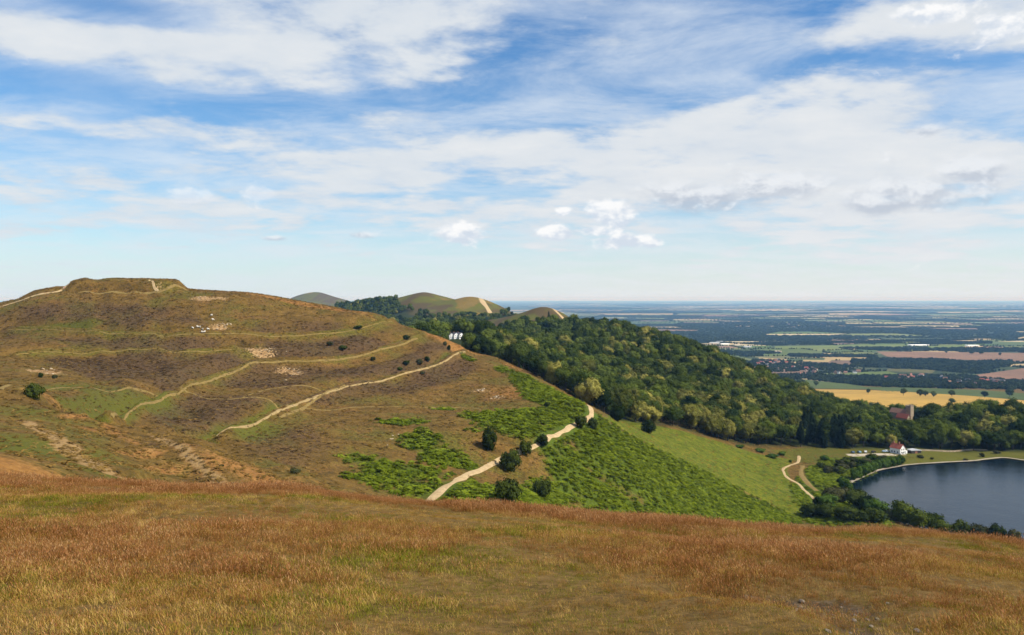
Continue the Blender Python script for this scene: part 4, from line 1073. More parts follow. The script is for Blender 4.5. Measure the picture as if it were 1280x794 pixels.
def meadow_grass():
    r = np.random.default_rng(8); out = []
    for (y0, y1, dens) in [(6.5, 16, 46), (16, 30, 32), (30, 50, 22), (50, 64, 9)]:
        wmax = y1 * .72 + 4
        nn_ = int(dens * 2 * wmax * (y1 - y0)); x = r.uniform(-wmax, wmax, nn_); y = r.uniform(y0, y1, nn_)
        k_ = np.abs(x) < y * .70 + 3; out.append(np.column_stack([x[k_], y[k_]]))
    A = np.vstack(out); gm = grid_of(gul)(A[:, 0], A[:, 1])
    A = A[gm < r.uniform(.25, 1.0, len(A))]
    Pn = np.column_stack([A, H(A[:, 0], A[:, 1])]); Pn = Pn[visible(Pn, .5, .6)]
    x, y = Pn[:, 0], Pn[:, 1]; n = len(Pn)
    flat_ = sstep(fbm(x, y, 4.5, 3, 15), .62, .46); patch = fbm(x, y, 9, 4, 5); patch2 = fbm(x, y, 3.2, 3, 9)
    crest = sstep(y, 30, 42)
    left = sstep(-x / np.maximum(y, 1), -.1, .45)
    pr = np.clip(.02 + (patch - .5) * 1.9 + crest * .62 + left * .12, .02, .9)
    pg = np.clip(.50 + (patch2 - .50) * 2.6 + (.5 - patch) * 1.8 - crest * .2, .02, .85)
    q = r.random(n); kind = np.where(q < pr, 0, np.where(r.random(n) < pg, 2, 1))
    vi = np.where(kind == 0, r.integers(0, 3, n), np.where(kind == 1, 3 + r.integers(0, 3, n), 6 + r.integers(0, 2, n)))
    sc = r.uniform(.6, 1.35, n) * (.65 + .7 * patch2) * (1 + .35 * crest * (kind == 0)) * (.50 + .50 * flat_) * (.90 + .10 * sstep(y, 14, 36))
    print('GRASS', n)
    scatter('meadow_grass', Pn, np.column_stack([r.normal(0, .12, n), r.normal(0, .12, n) , r.random(n) * 6.28]), np.repeat(sc[:, None], 3, 1), vi, GV, kind='stuff',
            label='reddish and golden dry grass covering the near hilltop', category='grass')
meadow_grass()

# ------------------------------------------------------------------ lowland: fields, hedges, woods, villages
FIELD_COL = np.array([(.075, .115, .024), (.10, .135, .032), (.14, .16, .045), (.36, .27, .13), (.22, .135, .08), (.44, .36, .20), (.065, .095, .026), (.18, .12, .08), (.16, .16, .06)])
def field_mat():
    m, k, bs = mat('field_crops')
    a = k.n.new('ShaderNodeAttribute'); a.attribute_name = 'crop'
    P = k.pos(); n = k.add(k.mul(k.noise(P, .006, 5, .6), .6), k.mul(k.noise(k.vm('MULTIPLY', P, (1, .25, 1)), .05, 4, .6), .4))
    k.put(bs.inputs['Base Color'], k.mix(1.0, a.outputs['Color'], k.ramp(n, [(.3, (.65, .68, .62)), (.7, (1.25, 1.2, 1.2))]), 'MULTIPLY'))
    return m
mt_field = field_mat()
def cells(size, ang, x0, x1, y0, y1, seed):
    c, s = math.cos(ang), math.sin(ang); R_ = 1.5 * max(abs(x0), abs(x1), y1)
    r = np.random.default_rng(seed); n = int(2 * R_ / size) + 2
    n = min(n, 260)
    cx_, cy_ = (x0 + x1) / 2, (y0 + y1) / 2
    I, J = np.meshgrid(np.arange(-n // 2, n // 2), np.arange(-n // 2, n // 2))
    jx = r.uniform(-.28, .28, I.shape); jy = r.uniform(-.28, .28, I.shape)
    a = (I + jx) * size * 1.25; b = (J + jy) * size * .8
    return cx_ + a * c - b * s, cy_ + a * s + b * c
f_v, f_q, f_c = [], [], []
lt_p, lt_s, lt_v = [], [], []
fr = np.random.default_rng(91)
SPECIAL = []          # rectangles (world polygons) kept free of random fields
def add_sheet(quad3, col, nu=1, nv=1, lift=.7):
    a, b, c_, d = [np.array(q[:2]) for q in quad3]
    o = sum(len(x) for x in f_v)
    S, T = np.meshgrid(np.linspace(0, 1, nu + 1), np.linspace(0, 1, nv + 1))
    S = S[..., None]; T = T[..., None]
    xy = ((a * (1 - S) + b * S) * (1 - T) + (d * (1 - S) + c_ * S) * T).reshape(-1, 2)
    f_v.append(np.column_stack([xy, H(xy[:, 0], xy[:, 1]) + lift])); f_c.append(np.tile(np.append(col, 1.0), (len(xy), 1)))
    i = np.arange(nv)[:, None] * (nu + 1) + np.arange(nu)[None]
    f_q.append((np.stack([i, i + 1, i + nu + 2, i + nu + 1], -1).reshape(-1, 4) + o))
def tree_row(p, q, gap, rad, hgt, keep=.85, jit=3):
    L = np.hypot(*(q - p)); n = max(1, int(L / gap))
    for t in (np.arange(n) + .5) / n:
        if fr.random() > keep: continue
        lt_p.append(p + (q - p) * t + fr.normal(0, jit, 2)); s = fr.uniform(.55, 1.25)
        lt_s.append((rad * s, rad * s, hgt * fr.uniform(.6, 1.2))); lt_v.append(fr.integers(0, 3))
def tree_fill(poly, n, rad, hgt):
    poly = np.array([p[:2] for p in poly]); mn, mx = poly.min(0), poly.max(0)
    P = fr.uniform(mn, mx, (int(n), 2)); P = P[in_poly(P[:, 0], P[:, 1], poly)]
    for p in P:
        lt_p.append(p); s = fr.uniform(.75, 1.3); lt_s.append((rad * s, rad * s, hgt * fr.uniform(.7, 1.2))); lt_v.append(fr.integers(0, 3))

def special(px, col, nu=24, nv=6, lift=.8):
    P = px_poly(px, 1100); SPECIAL.append(np.array(P)[:, :2]); add_sheet(P, np.array(col), nu, nv, lift)
special([(1018, 487), (1300, 503), (1300, 519), (1070, 527)], (.40, .25, .05), 40, 12)
special([(1000, 474), (1060, 480), (1110, 488), (1020, 486)], (.075, .10, .024), 16, 6)
special([(1085, 484), (1290, 493), (1290, 501.5), (1105, 490)], (.070, .095, .022), 24, 6)
special([(1095, 439.5), (1290, 441.5), (1290, 453), (1110, 446.5)], (.21, .125, .075))
special([(1212, 470), (1290, 459), (1290, 477), (1225, 473)], (.20, .115, .07))
special([(948, 447), (984, 449.2), (984, 451.5), (950, 450)], (.36, .27, .12))
special([(1004, 450), (1040, 450.5), (1035, 453), (1004, 452)], (.36, .27, .12))
special([(1032, 446.5), (1088, 447), (1082, 450.8), (1030, 450.5)], (.34, .25, .11))
special([(968, 433), (1130, 430.5), (1128, 434), (970, 436.5)], (.13, .165, .045))
special([(1160, 433), (1206, 431), (1206, 434.5), (1160, 436.5)], (.12, .16, .045))
special([(976, 439), (1028, 438.5), (1028, 442), (976, 443)], (.095, .125, .035))
special([(910, 444), (940, 449), (938, 453), (915, 449)], (.13, .15, .05))
special([(1110, 461), (1170, 463), (1165, 467), (1108, 464)], (.11, .105, .04))
special([(1240, 427), (1290, 428), (1290, 433), (1240, 431.5)], (.085, .12, .04))
def in_special(x, y):
    return any(in_poly(np.array([x]), np.array([y]), s)[0] for s in SPECIAL)

for (size, y0, y1, gap, rad, hgt, wood_p, seed, ang) in [(190, 2050, 5200, 14, 5.0, 9, .26, 1, .25), (420, 5200, 12500, 46, 14, 8, .34, 2, -.15), (1100, 12500, 50000, 320, 60, 9, .26, 3, .1)]:
    X, Y = cells(size, ang, -0.1 * y1, .75 * y1, y0, y1, seed)
    for j in range(X.shape[0] - 1):
        for i in range(X.shape[1] - 1):
            q = [np.array((X[j, i], Y[j, i])), np.array((X[j, i + 1], Y[j, i + 1])), np.array((X[j + 1, i + 1], Y[j + 1, i + 1])), np.array((X[j + 1, i], Y[j + 1, i]))]
            c_ = sum(q) / 4
            if not (y0 < c_[1] < y1): continue
            u = CU + c_[0] / c_[1] * F
            if u < 660 or u > 1360: continue
            if float(H(c_[0], c_[1])) > -228: continue
            if in_special(*c_): continue
            w = fbm(c_[0], c_[1], size * 7, 3, 19)
            wooded = fr.random() < wood_p * 2 * np.clip((w - .28) * 2.2, .1, 1.3)
            if wooded:
                area = size * size; tree_fill(q, min(260, area / (rad * rad * 2.4)), rad, hgt)
            else:
                g = .035 if size < 300 else .05
                s_ = [c_ + (p - c_) * (1 - g) for p in q]
                k_ = fr.choice(len(FIELD_COL), p=[.14, .14, .13, .16, .09, .14, .07, .06, .07])
                add_sheet(s_, FIELD_COL[k_] * fr.uniform(.8, 1.15), 3, 3)
            tree_row(q[0], q[1], gap, rad, hgt, .8, rad * .3); tree_row(q[0], q[3], gap, rad, hgt, .8, rad * .3)
# woods and tree belts that can be told apart from the hill
for px, n, rad, hgt in [
        ([(1065, 449), (1110, 449), (1200, 453.5), (1265, 452), (1262, 458), (1215, 466), (1150, 463), (1065, 458)], 1500, 8, 13),
        ([(1062, 471), (1120, 473), (1190, 478), (1200, 488), (1140, 489), (1085, 483)], 900, 7.5, 13),
        ([(960, 470), (1060, 471), (1090, 483), (1040, 478), (985, 474)], 500, 7, 12),
        ([(880, 437), (950, 442), (955, 446), (900, 446)], 420, 7, 11),
        ([(930, 452), (1040, 455), (1060, 462), (960, 466)], 420, 6.5, 10),
        ([(1190, 476), (1290, 478), (1290, 490), (1200, 486)], 480, 7.5, 12),
        ([(1040, 434.8), (1280, 436.2), (1290, 440), (1100, 438.8)], 700, 9, 12),
        ([(985, 444), (1090, 445), (1100, 447), (990, 446.4)], 420, 8, 12),
        ([(860, 418), (1000, 424), (1010, 428), (870, 426)], 500, 14, 13),
        ([(900, 404), (1060, 403), (1050, 409), (930, 410)], 420, 24, 16),
        ([(1060, 470), (1280, 469), (1280, 474), (1080, 474)], 420, 6, 9)]:
    tree_fill(px_poly(px, 1100), n * 1.6, rad, hgt)
def crown_obj(name, seed, nleaf, leaf):
    return bpy.data.objects.new(name, crown_mesh(name, seed, 1.0, 1.0, 0.0, LEAF['distant'], nleaf, leaf, 8, 'bush'))
LV = [crown_obj('lowland' + str(i), 300 + i, 90, .42) for i in range(3)]
lp = np.array(lt_p); lp = np.column_stack([lp, H(lp[:, 0], lp[:, 1]) - .3])
lk = visible(lp, 10, 15)
for s_ in SPECIAL: lk &= ~in_poly(lp[:, 0], lp[:, 1], s_)
lp = lp[lk]; n = len(lp); print('LOWTREES', n)
scatter('lowland_trees', lp, np.column_stack([np.zeros(n), np.zeros(n), fr.random(n) * 6.28]), np.array(lt_s)[lk], np.array(lt_v)[lk], LV, kind='stuff',
        label='hedgerows, copses and small woods spread over the farmed plain', category='trees')
me = new_mesh('fields', np.vstack(f_v), np.vstack(f_q), [mt_field])
at = me.attributes.new('crop', 'FLOAT_COLOR', 'POINT'); at.data.foreach_set('color', np.vstack(f_c).astype(np.float32).ravel())
if np.mean([p.normal.z for p in list(me.polygons)[:50]]) < 0: me.flip_normals()
link('fields', me, kind='structure')
# trees standing alone in and beside the wheat
for (u, v, s, lab) in [(1190, 506, 1.0, 'lone dark tree in the middle of the golden wheat field'), (1085, 493, 1.15, 'dark field tree at the near end of the wheat hedge line'), (1129, 495, 1.5, 'large spreading oak on the far hedge of the wheat field'),
                       (1150, 496, 1.3, 'first of the clustered oaks on the far hedge of the wheat field'), (1157, 496, 1.1, 'middle of the clustered oaks on the far hedge of the wheat field'), (1167, 497, 1.1, 'last of the clustered oaks on the far hedge of the wheat field'),
                       (1190, 497, 1.4, 'round dark oak on the wheat hedge behind the lone field tree'), (1231, 498, 1.3, 'round oak on the wheat hedge towards the brown fields'), (1262, 497, 1.6, 'broad oak near the end of the wheat field hedge'),
                       (1020, 483, 1.4, 'rounded tree in the green paddock below the village')]:
    p = hit(u, v, 1100); plant_tree('field_tree', lab, 'tree', p - [0, 0, .2], RND.random() * 6, s, TREE['oak'][RND.randrange(3)])
for (u, v, s) in [(1183, 442.5, 1.6), (1214, 443.5, 1.7), (1226, 443.8, 1.8), (1250, 445, 1.3)]:
    p = hit(u, v, 1100); plant_tree('field_tree', 'small tree standing alone in the wide brown field', 'tree', p - [0, 0, .2], RND.random() * 6, s, TREE['oak'][RND.randrange(3)], 'trees alone in the brown field')

# ------------------------------------------------------------------ building kit
class MB:
    def __init__(s): s.v = []; s.f = []
    def box(s, x0, x1, y0, y1, z0, z1):
        o = len(s.v); s.v += [(x, y, z) for z in (z0, z1) for y in (y0, y1) for x in (x0, x1)]
        s.f += [tuple(o + i for i in q) for q in [(0, 2, 3, 1), (4, 5, 7, 6), (0, 1, 5, 4), (2, 6, 7, 3), (0, 4, 6, 2), (1, 3, 7, 5)]]
        return s
    def gable(s, x0, x1, y0, y1, z0, z1, zr):      # walls with gables, ridge along y
        o = len(s.v); xm = (x0 + x1) / 2
        for y in (y0, y1): s.v += [(x0, y, z0), (x1, y, z0), (x1, y, z1), (xm, y, zr), (x0, y, z1)]
        s.f += [(o, o + 1, o + 2, o + 3, o + 4), (o + 9, o + 8, o + 7, o + 6, o + 5), (o, o + 4, o + 9, o + 5), (o + 1, o + 6, o + 7, o + 2), (o + 2, o + 7, o + 8, o + 3), (o + 4, o + 3, o + 8, o + 9)]
        return s
    def roof(s, x0, x1, y0, y1, z1, zr, t=.25, ov=.4):   # two slabs
        xm = (x0 + x1) / 2; sl = (zr - z1) / (x1 - xm)
        for sg, xe in ((-1, x0 - ov), (1, x1 + ov)):
            ze = z1 - sl * ov; o = len(s.v)
            for y in (y0 - ov, y1 + ov): s.v += [(xm, y, zr + .02), (xe, y, ze + .02), (xe, y, ze + t), (xm, y, zr + t)]
            s.f += [(o, o + 1, o + 2, o + 3), (o + 7, o + 6, o + 5, o + 4), (o, o + 4, o + 5, o + 1), (o + 3, o + 2, o + 6, o + 7), (o + 1, o + 5, o + 6, o + 2), (o, o + 3, o + 7, o + 4)]
        return s
    def prism(s, poly, y0, y1):                      # polygon in x,z swept along y
        o = len(s.v); n = len(poly)
        for y in (y0, y1): s.v += [(x, y, z) for x, z in poly]
        s.f += [tuple(o + i for i in range(n)), tuple(o + n + i for i in reversed(range(n)))]
        for i in range(n): s.f.append((o + i, o + n + i, o + n + (i + 1) % n, o + (i + 1) % n))
        return s
    def mesh(s, name, m):
        me = new_mesh(name, np.array(s.v), s.f, [m]); bm = bmesh.new(); bm.from_mesh(me)
        bmesh.ops.recalc_face_normals(bm, faces=bm.faces); bm.to_mesh(me); bm.free(); return me
    def build(s, name, m, parent): return link(name, s.mesh(name, m), parent)
m_white = plain_mat('white_render', (.82, .81, .78), .8, .05); m_red = plain_mat('red_clay_tiles', (.30, .085, .055), .85, .3, 1.5)
m_brick = plain_mat('brick', (.30, .14, .09), .9, .2); m_glass = plain_mat('window_glass', (.03, .035, .04), .15, .1, 1, .5); m_dark = plain_mat('dark_timber', (.05, .04, .035), .9, .3)
m_stone = plain_mat('church_stone', (.30, .235, .16), .95, .25, .6); m_lead = plain_mat('pale_roof_sheet', (.45, .46, .47), .5, .1); m_slate = plain_mat('slate', (.11, .11, .12), .7, .2)
m_tile2 = plain_mat('brown_tiles', (.22, .12, .08), .9, .25); m_buff = plain_mat('buff_render', (.50, .42, .32), .9, .15); m_pink = plain_mat('pink_brick', (.42, .26, .19), .9, .15)

# white cottage by the lane
hp = house_p
COTTAGE = t = thing('cottage', 'small white cottage with steep red tiled roof beside the lakeside lane', 'cottage', hp - [0, 0, .3], math.radians(28))
MB().gable(-3.4, 3.4, -5, 5, 0, 5.2, 8.6).build('wall', m_white, t)
rf = MB().roof(-3.4, 3.4, -5, 5, 5.2, 8.6).build('roof', m_red, t)
for y in (-1.6, 3.6):
    ch = MB().box(-.45, .45, y - .4, y + .4, 7.6, 10.4).build('chimney', m_brick, rf)
for (x, z) in [(-1.6, 1.2), (1.5, 1.2), (-1.4, 3.7), (1.3, 3.7)]:
    w_ = MB().box(x - .55, x + .55, -5.06, -4.96, z, z + 1.35).build('window', m_glass, t)
    MB().box(x - .62, x + .62, -5.10, -5.0, z - .12, z - .02).box(x - .05, x + .05, -5.09, -5.065, z, z + 1.35).build('frame', m_dark, w_)
MB().box(-.5, .5, -5.08, -4.97, 0.1, 2.2).build('door', m_dark, t)
for y in (-2.5, 0.5, 3.0):
    MB().box(-3.46, -3.37, y - .5, y + .5, 1.3, 2.6).build('window', m_glass, t)
    MB().box(3.37, 3.46, y - .5, y + .5, 1.3, 2.6).build('window', m_glass, t)
MB().box(3.42, 5.4, -5.4, -2.6, 0, 2.9).build('porch', m_white, t); t.scale = (.88, .88, .88)
sp = hit(1143, 566.2)
t = thing('shed', 'low dark shed with pale sheet roof next to the white cottage', 'shed', sp - [0, 0, .2], math.radians(12))
MB().box(-4.4, 4.4, -2, 2, 0, 2.2).build('wall', m_dark, t)
MB().prism([(-4.8, 2.25), (4.8, 2.25), (4.8, 2.45), (0, 3.3), (-4.8, 2.9)], -2.4, 2.4).build('roof', m_lead, t)
MB().box(-1.0, 1.0, -2.06, -1.96, 0, 1.9).build('door', m_brick, t)

# church among the trees
cz_ = float(H(*church_xy))
t = thing('church', 'stone church with square crenellated tower rising from the trees before the wheat', 'church', (church_xy[0], church_xy[1], cz_ - .3), math.radians(30))
top_z = -111.0 - cz_
tw = MB().box(-2.8, 2.8, -2.8, 2.8, 0, top_z - 1.2).build('tower', m_stone, t)
pb = MB().box(-2.9, 2.9, -2.9, 2.9, top_z - 1.2, top_z - .5)
for i in range(4):
    for sx, sy in ((-2.55 + i * 1.7, -2.7), (-2.55 + i * 1.7, 2.7), (-2.7, -2.55 + i * 1.7), (2.7, -2.55 + i * 1.7)):
        pb.box(sx - .34, sx + .34, sy - .2, sy + .2, top_z - .52, top_z + .25)
pb.build('parapet', m_stone, tw)
MB().box(-3.6, -2.2, -3.4, -2.0, 0, top_z + 1.4).build('stair_turret', m_stone, tw)
for sx in (-.9, .9):
    MB().box(sx - .35, sx + .35, -2.68, -2.58, top_z - 5, top_z - 2.4).build('louvre', m_dark, tw)
MB().gable(-4, 4, 2.7, 20, 0, top_z - 9, top_z - 5).build('nave', m_stone, t)
MB().roof(-4, 4, 2.7, 20, top_z - 9, top_z - 5).build('nave_roof', m_tile2, t)
MB().gable(-14, -8, -6, 6, 0, top_z - 12, top_z - 8).build('aisle', m_stone, t)
MB().roof(-14, -8, -6, 6, top_z - 12, top_z - 8).build('aisle_roof', m_red, t)
MB().box(-9, -2.62, -2, 2, 0, top_z - 11).build('porch', m_stone, t)

# houses: one kit, copied
def house_kit(w, l, h, hr, wall, roof, seed):
    wm_ = MB().gable(-w / 2, w / 2, -l / 2, l / 2, -1.5, h, hr).mesh('house_wall', wall); rm_ = MB().roof(-w / 2, w / 2, -l / 2, l / 2, h, hr).mesh('house_roof', roof)
    cm_ = MB().box(-.5, .5, l * .25, l * .25 + .9, hr - 1, hr + 1.2).mesh('house_chimney', m_brick)
    wn = MB()
    for z in (.9, 3.4):
        if z + 1.2 > h: continue
        for x in (-w * .25, w * .25): wn.box(x - .5, x + .5, -l / 2 - .06, -l / 2 + .05, z, z + 1.2)
    wnm = wn.mesh('house_window', m_glass)
    return wm_, rm_, cm_, wnm
KITS = [house_kit(7.5, 11, 5.2, 8.4, m_white, m_slate, 1), house_kit(8, 12, 5.2, 8.8, m_pink, m_tile2, 2), house_kit(7, 10, 5, 8, m_buff, m_red, 3), house_kit(8, 14, 3.2, 6, m_buff, m_tile2, 4)]
KNAME = ['white house with slate roof', 'pink brick house with brown roof', 'buff house with red roof', 'long low buff house']
def house(p, rz, kit, label, group=None, sc=1.0, name='house'):
    t = thing(name, label, 'house', p, rz, group); t.scale = (sc, sc, sc)
    link('wall', KITS[kit][0], t); r_ = link('roof', KITS[kit][1], t); link('chimney', KITS[kit][2], r_); link('window', KITS[kit][3], t)
    return t
for (u, v, su, sv, n, where) in [(966, 454.5, 20, 3.5, 17, 'at the village heart below the yellow strips'), (1002, 462, 22, 3.5, 12, 'on the village edge above the wood'), (1052, 467.5, 22, 2.2, 8, 'in the hamlet beside the long dark copse'), (1140, 472, 28, 2.0, 14, 'in the hamlet above the oak belt'),
                                 (1205, 480, 22, 2.6, 12, 'in the hamlet below the brown field'), (1240, 478, 24, 2.6, 12, 'at the far end of the hamlet')]:
    for i in range(n):
        p = hit(u + RND.gauss(0, su * .55), v + RND.gauss(0, sv * .6), 1100); kit = RND.choice([0, 0, 1, 1, 2, 2, 3])
        house(p, RND.random() * 6.28, kit, KNAME[kit] + ' ' + where, 'village houses ' + where, RND.uniform(1.0, 1.35))
# white villas seen past the shoulder of the hillfort
villa_xy = [PW(u, 760) for u in (563.5, 568.5, 574)]
for i, (x, y) in enumerate(villa_xy):
    house((x, y, float(H(x, y)) ), .3 + .2 * i, 0, ['white gabled villa, first of three behind the hillfort shoulder', 'white gabled villa, middle of three behind the hillfort shoulder', 'white gabled villa, last of three behind the hillfort shoulder'][i], None, .68, 'villa')
# long glasshouse and sheds on the plain
def long_shed(u, v, length, width, hgt, m_, label, name, cat, bays=5):
    p = hit(u, v, 1100); t = thing(name, label, cat, p, math.radians(4))
    for i in range(bays):
        b = width / bays
        MB().prism([(-length / 2, 0), (length / 2, 0), (length / 2, hgt), (-length / 2, hgt)], -width / 2 + i * b, -width / 2 + (i + 1) * b - .8).build('bay', m_, t)
        rb = MB(); y0 = -width / 2 + i * b; y1 = y0 + b - .8; o = 0
        rb.v += [(-length / 2, y0, hgt + .03), (length / 2, y0, hgt + .03), (length / 2, (y0 + y1) / 2, hgt + 2), (-length / 2, (y0 + y1) / 2, hgt + 2), (-length / 2, y1, hgt + .03), (length / 2, y1, hgt + .03)]
        rb.f += [(0, 1, 2, 3), (3, 2, 5, 4), (0, 3, 4), (1, 5, 2)]
        rb.build('roof', m_, t)
long_shed(1148, 432.3, 112, 40, 5, m_white, 'long bright white glasshouse lying among the far green fields', 'glasshouse', 'glasshouse')
for i, (u, v, L) in enumerate([(893, 429.5, 60), (906, 431, 50), (922, 432.5, 45), (934, 434.5, 40), (1215, 433, 70), (972, 440.5, 30), (900, 428, 40)]):
    long_shed(u, v, L, 30, 6, [m_lead, m_white, m_buff][i % 3], 'pale long farm or works shed among trees on the plain', 'works_shed', 'shed', 3)
for o in list(bpy.data.objects):
    if o.name.startswith('works_shed'): o['group'] = 'works sheds on the plain'

# ------------------------------------------------------------------ cars in the lakeside car park
def paint(name, c):
    m, k, bs = mat(name); bs.inputs['Base Color'].default_value = tuple(c) + (1,); bs.inputs['Roughness'].default_value = .35; bs.inputs['Specular IOR Level'].default_value = .5; return m
m_tyre = plain_mat('tyre', (.02, .02, .02), .9)
wheel_me = None
def wheel_mesh():
    bm = bmesh.new(); bmesh.ops.create_cone(bm, cap_ends=True, segments=14, radius1=.32, radius2=.32, depth=.22, matrix=Matrix.Rotation(math.pi / 2, 4, 'X'))
    me = bpy.data.meshes.new('wheel'); bm.to_mesh(me); bm.free(); me.materials.append(m_tyre); return me
wheel_me = wheel_mesh()
body_poly = [(-2.1, .35), (2.1, .35), (2.15, .75), (1.2, .95), (.55, 1.42), (-1.1, 1.48), (-1.95, 1.0), (-2.15, .8)]
glass_poly = [(1.0, .98), (.52, 1.36), (-1.05, 1.40), (-1.7, 1.02)]
for (u, v, col, rz, lab) in [(1066, 566.6, (.05, .09, .16), 1.45, 'dark blue parked car at the end of the car park'), (1074, 566.4, (.12, .22, .30), 1.6, 'pale blue parked car with its side to the lake'), (1082, 566.2, (.55, .56, .57), 1.2, 'silver parked car in the middle of the car park'),
                             (1092, 566.0, (.03, .03, .035), .6, 'black parked car under the dark trees'), (1106, 565.6, (.30, .40, .52), .4, 'light blue parked car close to the white cottage'), (1109, 565.2, (.75, .76, .77), .5, 'white parked car tight beside the cottage wall')]:
    p = hit(u, v); t = thing('parked_car', lab, 'car', p + [0, 0, .22], rz, 'cars in the lakeside car park')
    MB().prism(body_poly, -.85, .85).build('body', paint('car_paint', col), t)
    MB().prism(glass_poly, -.87, .87).build('window', m_glass, t)
    for sx in (-1.3, 1.3):
        for sy in (-.8, .8): link('wheel', wheel_me, t, (sx, sy, .32))
# low wall beside the lane, valve house on the dam
wl = px_line([(1130, 564.8), (1170, 564.2), (1210, 563.2), (1234, 563.6)]); wl = resample(wl, 4)
for a, b in zip(wl[:-1], wl[1:]): pass
def wall_strip(L, w, h, m_, name, **pr):
    L = resample(np.array(L), 4); tt = np.gradient(L, axis=0); tt /= np.linalg.norm(tt, axis=1)[:, None]; nn_ = np.stack([-tt[:, 1], tt[:, 0]], 1) * w / 2
    z = H(L[:, 0], L[:, 1]); a = L + nn_; b = L - nn_; n = len(L)
    V = np.stack([np.column_stack([a, z - .5]), np.column_stack([a, z + h]), np.column_stack([b, z + h]), np.column_stack([b, z - .5])], 1).reshape(-1, 3); Fs = []
    for i in range(n - 1):
        o = i * 4
        for j in range(3): Fs.append((o + j, o + j + 1, o + j + 5, o + j + 4))
    Fs += [(0, 1, 2, 3), tuple((n - 1) * 4 + i for i in (3, 2, 1, 0))]
    me = new_mesh(name, V, Fs, [m_]); bm = bmesh.new(); bm.from_mesh(me); bmesh.ops.recalc_face_normals(bm, faces=bm.faces); bm.to_mesh(me); bm.free()
    return link(name, me, **pr)
wall_strip(wl, .6, 1.1, m_stone, 'stone_wall', label='low pale stone wall along the lane behind the lake', category='wall')

# ------------------------------------------------------------------ walkers and sheep on the hill
def skin_body(name, verts, edges, radii, m_, root=0):
    me = bpy.data.meshes.new(name); me.from_pydata(verts, edges, []); me.materials.append(m_)
    o = bpy.data.objects.new(name, me); COL.objects.link(o)
    md = o.modifiers.new('skin', 'SKIN'); md.use_smooth_shade = True
    for i, r_ in enumerate(radii):
        sv = me.skin_vertices[0].data[i]; sv.radius = (r_, r_); sv.use_root = (i == root)
    sub = o.modifiers.new('sub', 'SUBSURF'); sub.levels = 1; sub.render_levels = 1
    return o
def person_mat(name, top_c, leg_c):
    m, k, bs = mat(name); z = k.sep(k.n.new('ShaderNodeTexCoord').outputs['Object'])[2]
    c = k.mix(k.m('GREATER_THAN', z, .92), tuple(leg_c), tuple(top_c)); c = k.mix(k.m('GREATER_THAN', z, 1.47), c, (.50, .30, .21)); c = k.mix(k.m('GREATER_THAN', z, 1.66), c, (.05, .03, .02)); c = k.mix(k.m('LESS_THAN', z, .09), c, (.03, .025, .02))
    k.put(bs.inputs['Base Color'], c); return m
def person(loc, rz, top_c, leg_c, label, stride=.16, group=None):
    t = thing('person', label, 'person', loc, rz, group)
    V = [(0, 0, .95), (0, 0, 1.2), (0, 0, 1.42), (0, .01, 1.53), (0, .03, 1.66), (0, .01, 1.76), (-.20, 0, 1.40), (-.26, -.06, 1.12), (-.25, .06, .88), (.20, 0, 1.40), (.26, .06, 1.12), (.25, .18, .92),
         (-.10, 0, .90), (-.11, stride * .6, .50), (-.11, stride, .09), (-.11, stride + .15, .05), (.10, 0, .90), (.11, -stride * .3, .50), (.11, -stride, .09), (.11, -stride + .15, .05)]
    E = [(0, 1), (1, 2), (2, 3), (3, 4), (4, 5), (2, 6), (6, 7), (7, 8), (2, 9), (9, 10), (10, 11), (0, 12), (12, 13), (13, 14), (14, 15), (0, 16), (16, 17), (17, 18), (18, 19)]
    R_ = [.15, .14, .15, .06, .10, .08, .07, .05, .04, .07, .05, .04, .10, .065, .045, .04, .10, .065, .045, .04]
    b = skin_body('body', V, E, R_, person_mat('clothing', top_c, leg_c)); b.parent = t
    return t
x, y = PW(212, 551); person((x, y, float(H(x, y))), 2.6, (.02, .025, .045), (.03, .03, .04), 'person in dark clothes standing on the edge of the summit mound')
for (u, v, tc, lc, lab) in [(79.3, 361.5, (.55, .45, .46), (.05, .05, .08), 'walker in a pale top on the path between the summit mounds'), (80.6, 361.8, (.45, .10, .09), (.04, .04, .06), 'walker in a red top on the path between the summit mounds')]:
    p = hit(u, v); person(p, 3.0, tc, lc, lab)
m_wool = plain_mat('wool', (.70, .66, .58), .95, .1, 6)
SV = [(0, -.45, .62), (0, 0, .64), (0, .42, .62), (0, .62, .80), (0, .82, .78), (-.16, -.42, .45), (-.16, -.42, .02), (.16, -.42, .45), (.16, -.42, .02), (-.16, .40, .45), (-.16, .40, .02), (.16, .40, .45), (.16, .40, .02)]
SE = [(0, 1), (1, 2), (2, 3), (3, 4), (0, 5), (5, 6), (0, 7), (7, 8), (2, 9), (9, 10), (2, 11), (11, 12)]
SR = [.27, .32, .27, .14, .09, .09, .05, .09, .05, .09, .05, .09, .05]
sheep0 = None
for i, (u, v) in enumerate([(241, 411), (247.5, 409.5), (249.5, 409.8), (253, 412.5), (252.5, 416), (255, 416), (260.5, 412.5), (266.5, 400.5), (264, 395)]):
    p = hit(u, v)
    if sheep0 is None:
        o = skin_body('sheep', SV, SE, SR, m_wool); sheep0 = o
    else:
        o = sheep0.copy(); COL.objects.link(o)
    o.location = tuple(p); o.rotation_euler = (0, 0, RND.random() * 6.28); o.scale = (1.35,) * 3
    o['label'] = 'white sheep grazing on the upper terrace of the hillfort'; o['category'] = 'sheep'; o['group'] = 'sheep on the hillfort'
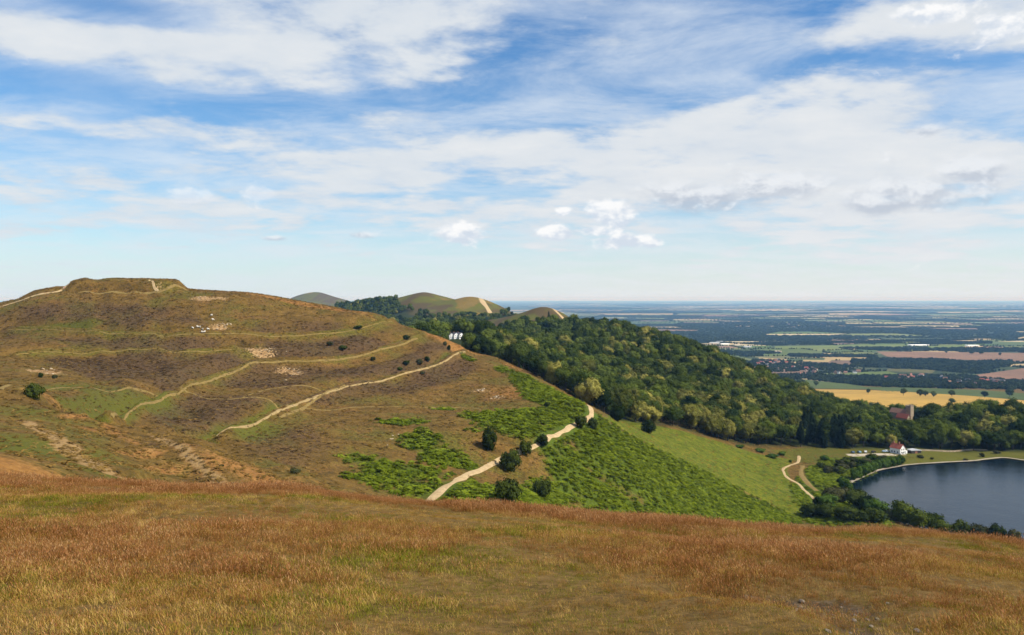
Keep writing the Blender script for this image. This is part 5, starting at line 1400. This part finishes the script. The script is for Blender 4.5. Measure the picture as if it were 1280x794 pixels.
# stones
def rock_mesh(seed, m_):
    bm = bmesh.new(); bmesh.ops.create_icosphere(bm, subdivisions=2, radius=1.0); r = np.random.default_rng(seed)
    for v in bm.verts:
        c = np.array(v.co[:]); f_ = .75 + .4 * vnoise(c[0] * 3 + seed, c[1] * 3 + c[2] * 2.1, 1.3, seed); v.co = Vector(c * f_ * np.array([1.0, .8, .55]))
    me = bpy.data.meshes.new('rock'); bm.to_mesh(me); bm.free(); me.materials.append(m_); return me
m_rock = plain_mat('pale_rock', (.36, .28, .18), .9, .25, 2); m_rock2 = plain_mat('field_stone', (.17, .135, .10), .9, .3, 8)
RK = [rock_mesh(i, m_rock) for i in range(3)]; RK2 = [rock_mesh(10 + i, m_rock2) for i in range(3)]
for (cu_, cv_, su, sv, n, s0, s1, lab) in [(282, 407, 9, 3.5, 13, .5, 1.0, 'pale rock in the scree beside the grazing sheep'), (335, 440, 14, 5, 12, .4, .8, 'pale rock in the scree on the middle terrace'), (365, 466, 11, 6, 14, .4, .8, 'pale rock in the scree below the middle terrace'),
                                           (603, 488, 4, 2.5, 8, .5, 1.0, 'pale rock of the upper outcrop on the brown slope above the bracken'), (622, 496, 8, 3, 10, .4, .9, 'pale rock of the lower outcrop on the brown slope above the bracken'), (252, 372, 9, 3, 5, .4, .7, 'rock in the old orange quarry scar under the summit'),
                                           (55, 463, 12, 4, 9, .4, .8, 'pale rock in the scar above the lone hawthorn'), (500, 548, 22, 8, 8, .3, .6, 'pale stone lying on the brown lower slope')]:
    for i in range(n):
        p = hit(cu_ + RND.gauss(0, su * .6), cv_ + RND.gauss(0, sv * .6)); o = link('rock', RK[i % 3], None, p, RND.random() * 6, label=lab, category='rock', group=lab.replace('pale rock', 'rocks'))
        s = RND.uniform(s0, s1); o.scale = (s, s, s)
gr = np.array(gully)
for i in range(26):
    c_ = gr[RND.randrange(len(gr))] + np.array([RND.gauss(0, .6), RND.gauss(0, .5)]); s = RND.uniform(.02, .07)
    o = link('loose_stone', RK2[i % 3], None, (c_[0], c_[1], float(H(*c_)) + s * .2), RND.random() * 6, label='small loose stone in the eroded earth gully of the near meadow', category='stone', group='stones in the near gully'); o.scale = (s, s, s)

# ------------------------------------------------------------------ air: an even, pale haze round everything
def haze():
    m = bpy.data.materials.new('haze_air'); m.use_nodes = True
    nt = m.node_tree; nt.nodes.clear()
    o = nt.nodes.new('ShaderNodeOutputMaterial'); v = nt.nodes.new('ShaderNodeVolumePrincipled')
    v.inputs['Color'].default_value = (.28, .56, 1.0, 1); v.inputs['Density'].default_value = HAZE
    v.inputs['Absorption Color'].default_value = (1, 1, 1, 1)
    v.inputs['Anisotropy'].default_value = 0.0
    nt.links.new(v.outputs[0], o.inputs['Volume'])
    x0, x1, y0, y1, z0, z1 = -80000, 80000, -1000, 96000, -285, 46
    V = [(x, y, z) for z in (z0, z1) for y in (y0, y1) for x in (x0, x1)]
    Fs = [(0, 2, 3, 1), (4, 5, 7, 6), (0, 1, 5, 4), (2, 6, 7, 3), (0, 4, 6, 2), (1, 3, 7, 5)]
    me = new_mesh('haze', V, Fs, [m])
    link('haze', me, kind='stuff')
    m.cycles.homogeneous_volume = True if hasattr(m, 'cycles') and hasattr(m.cycles, 'homogeneous_volume') else None
HAZE = 4.4e-5
haze()
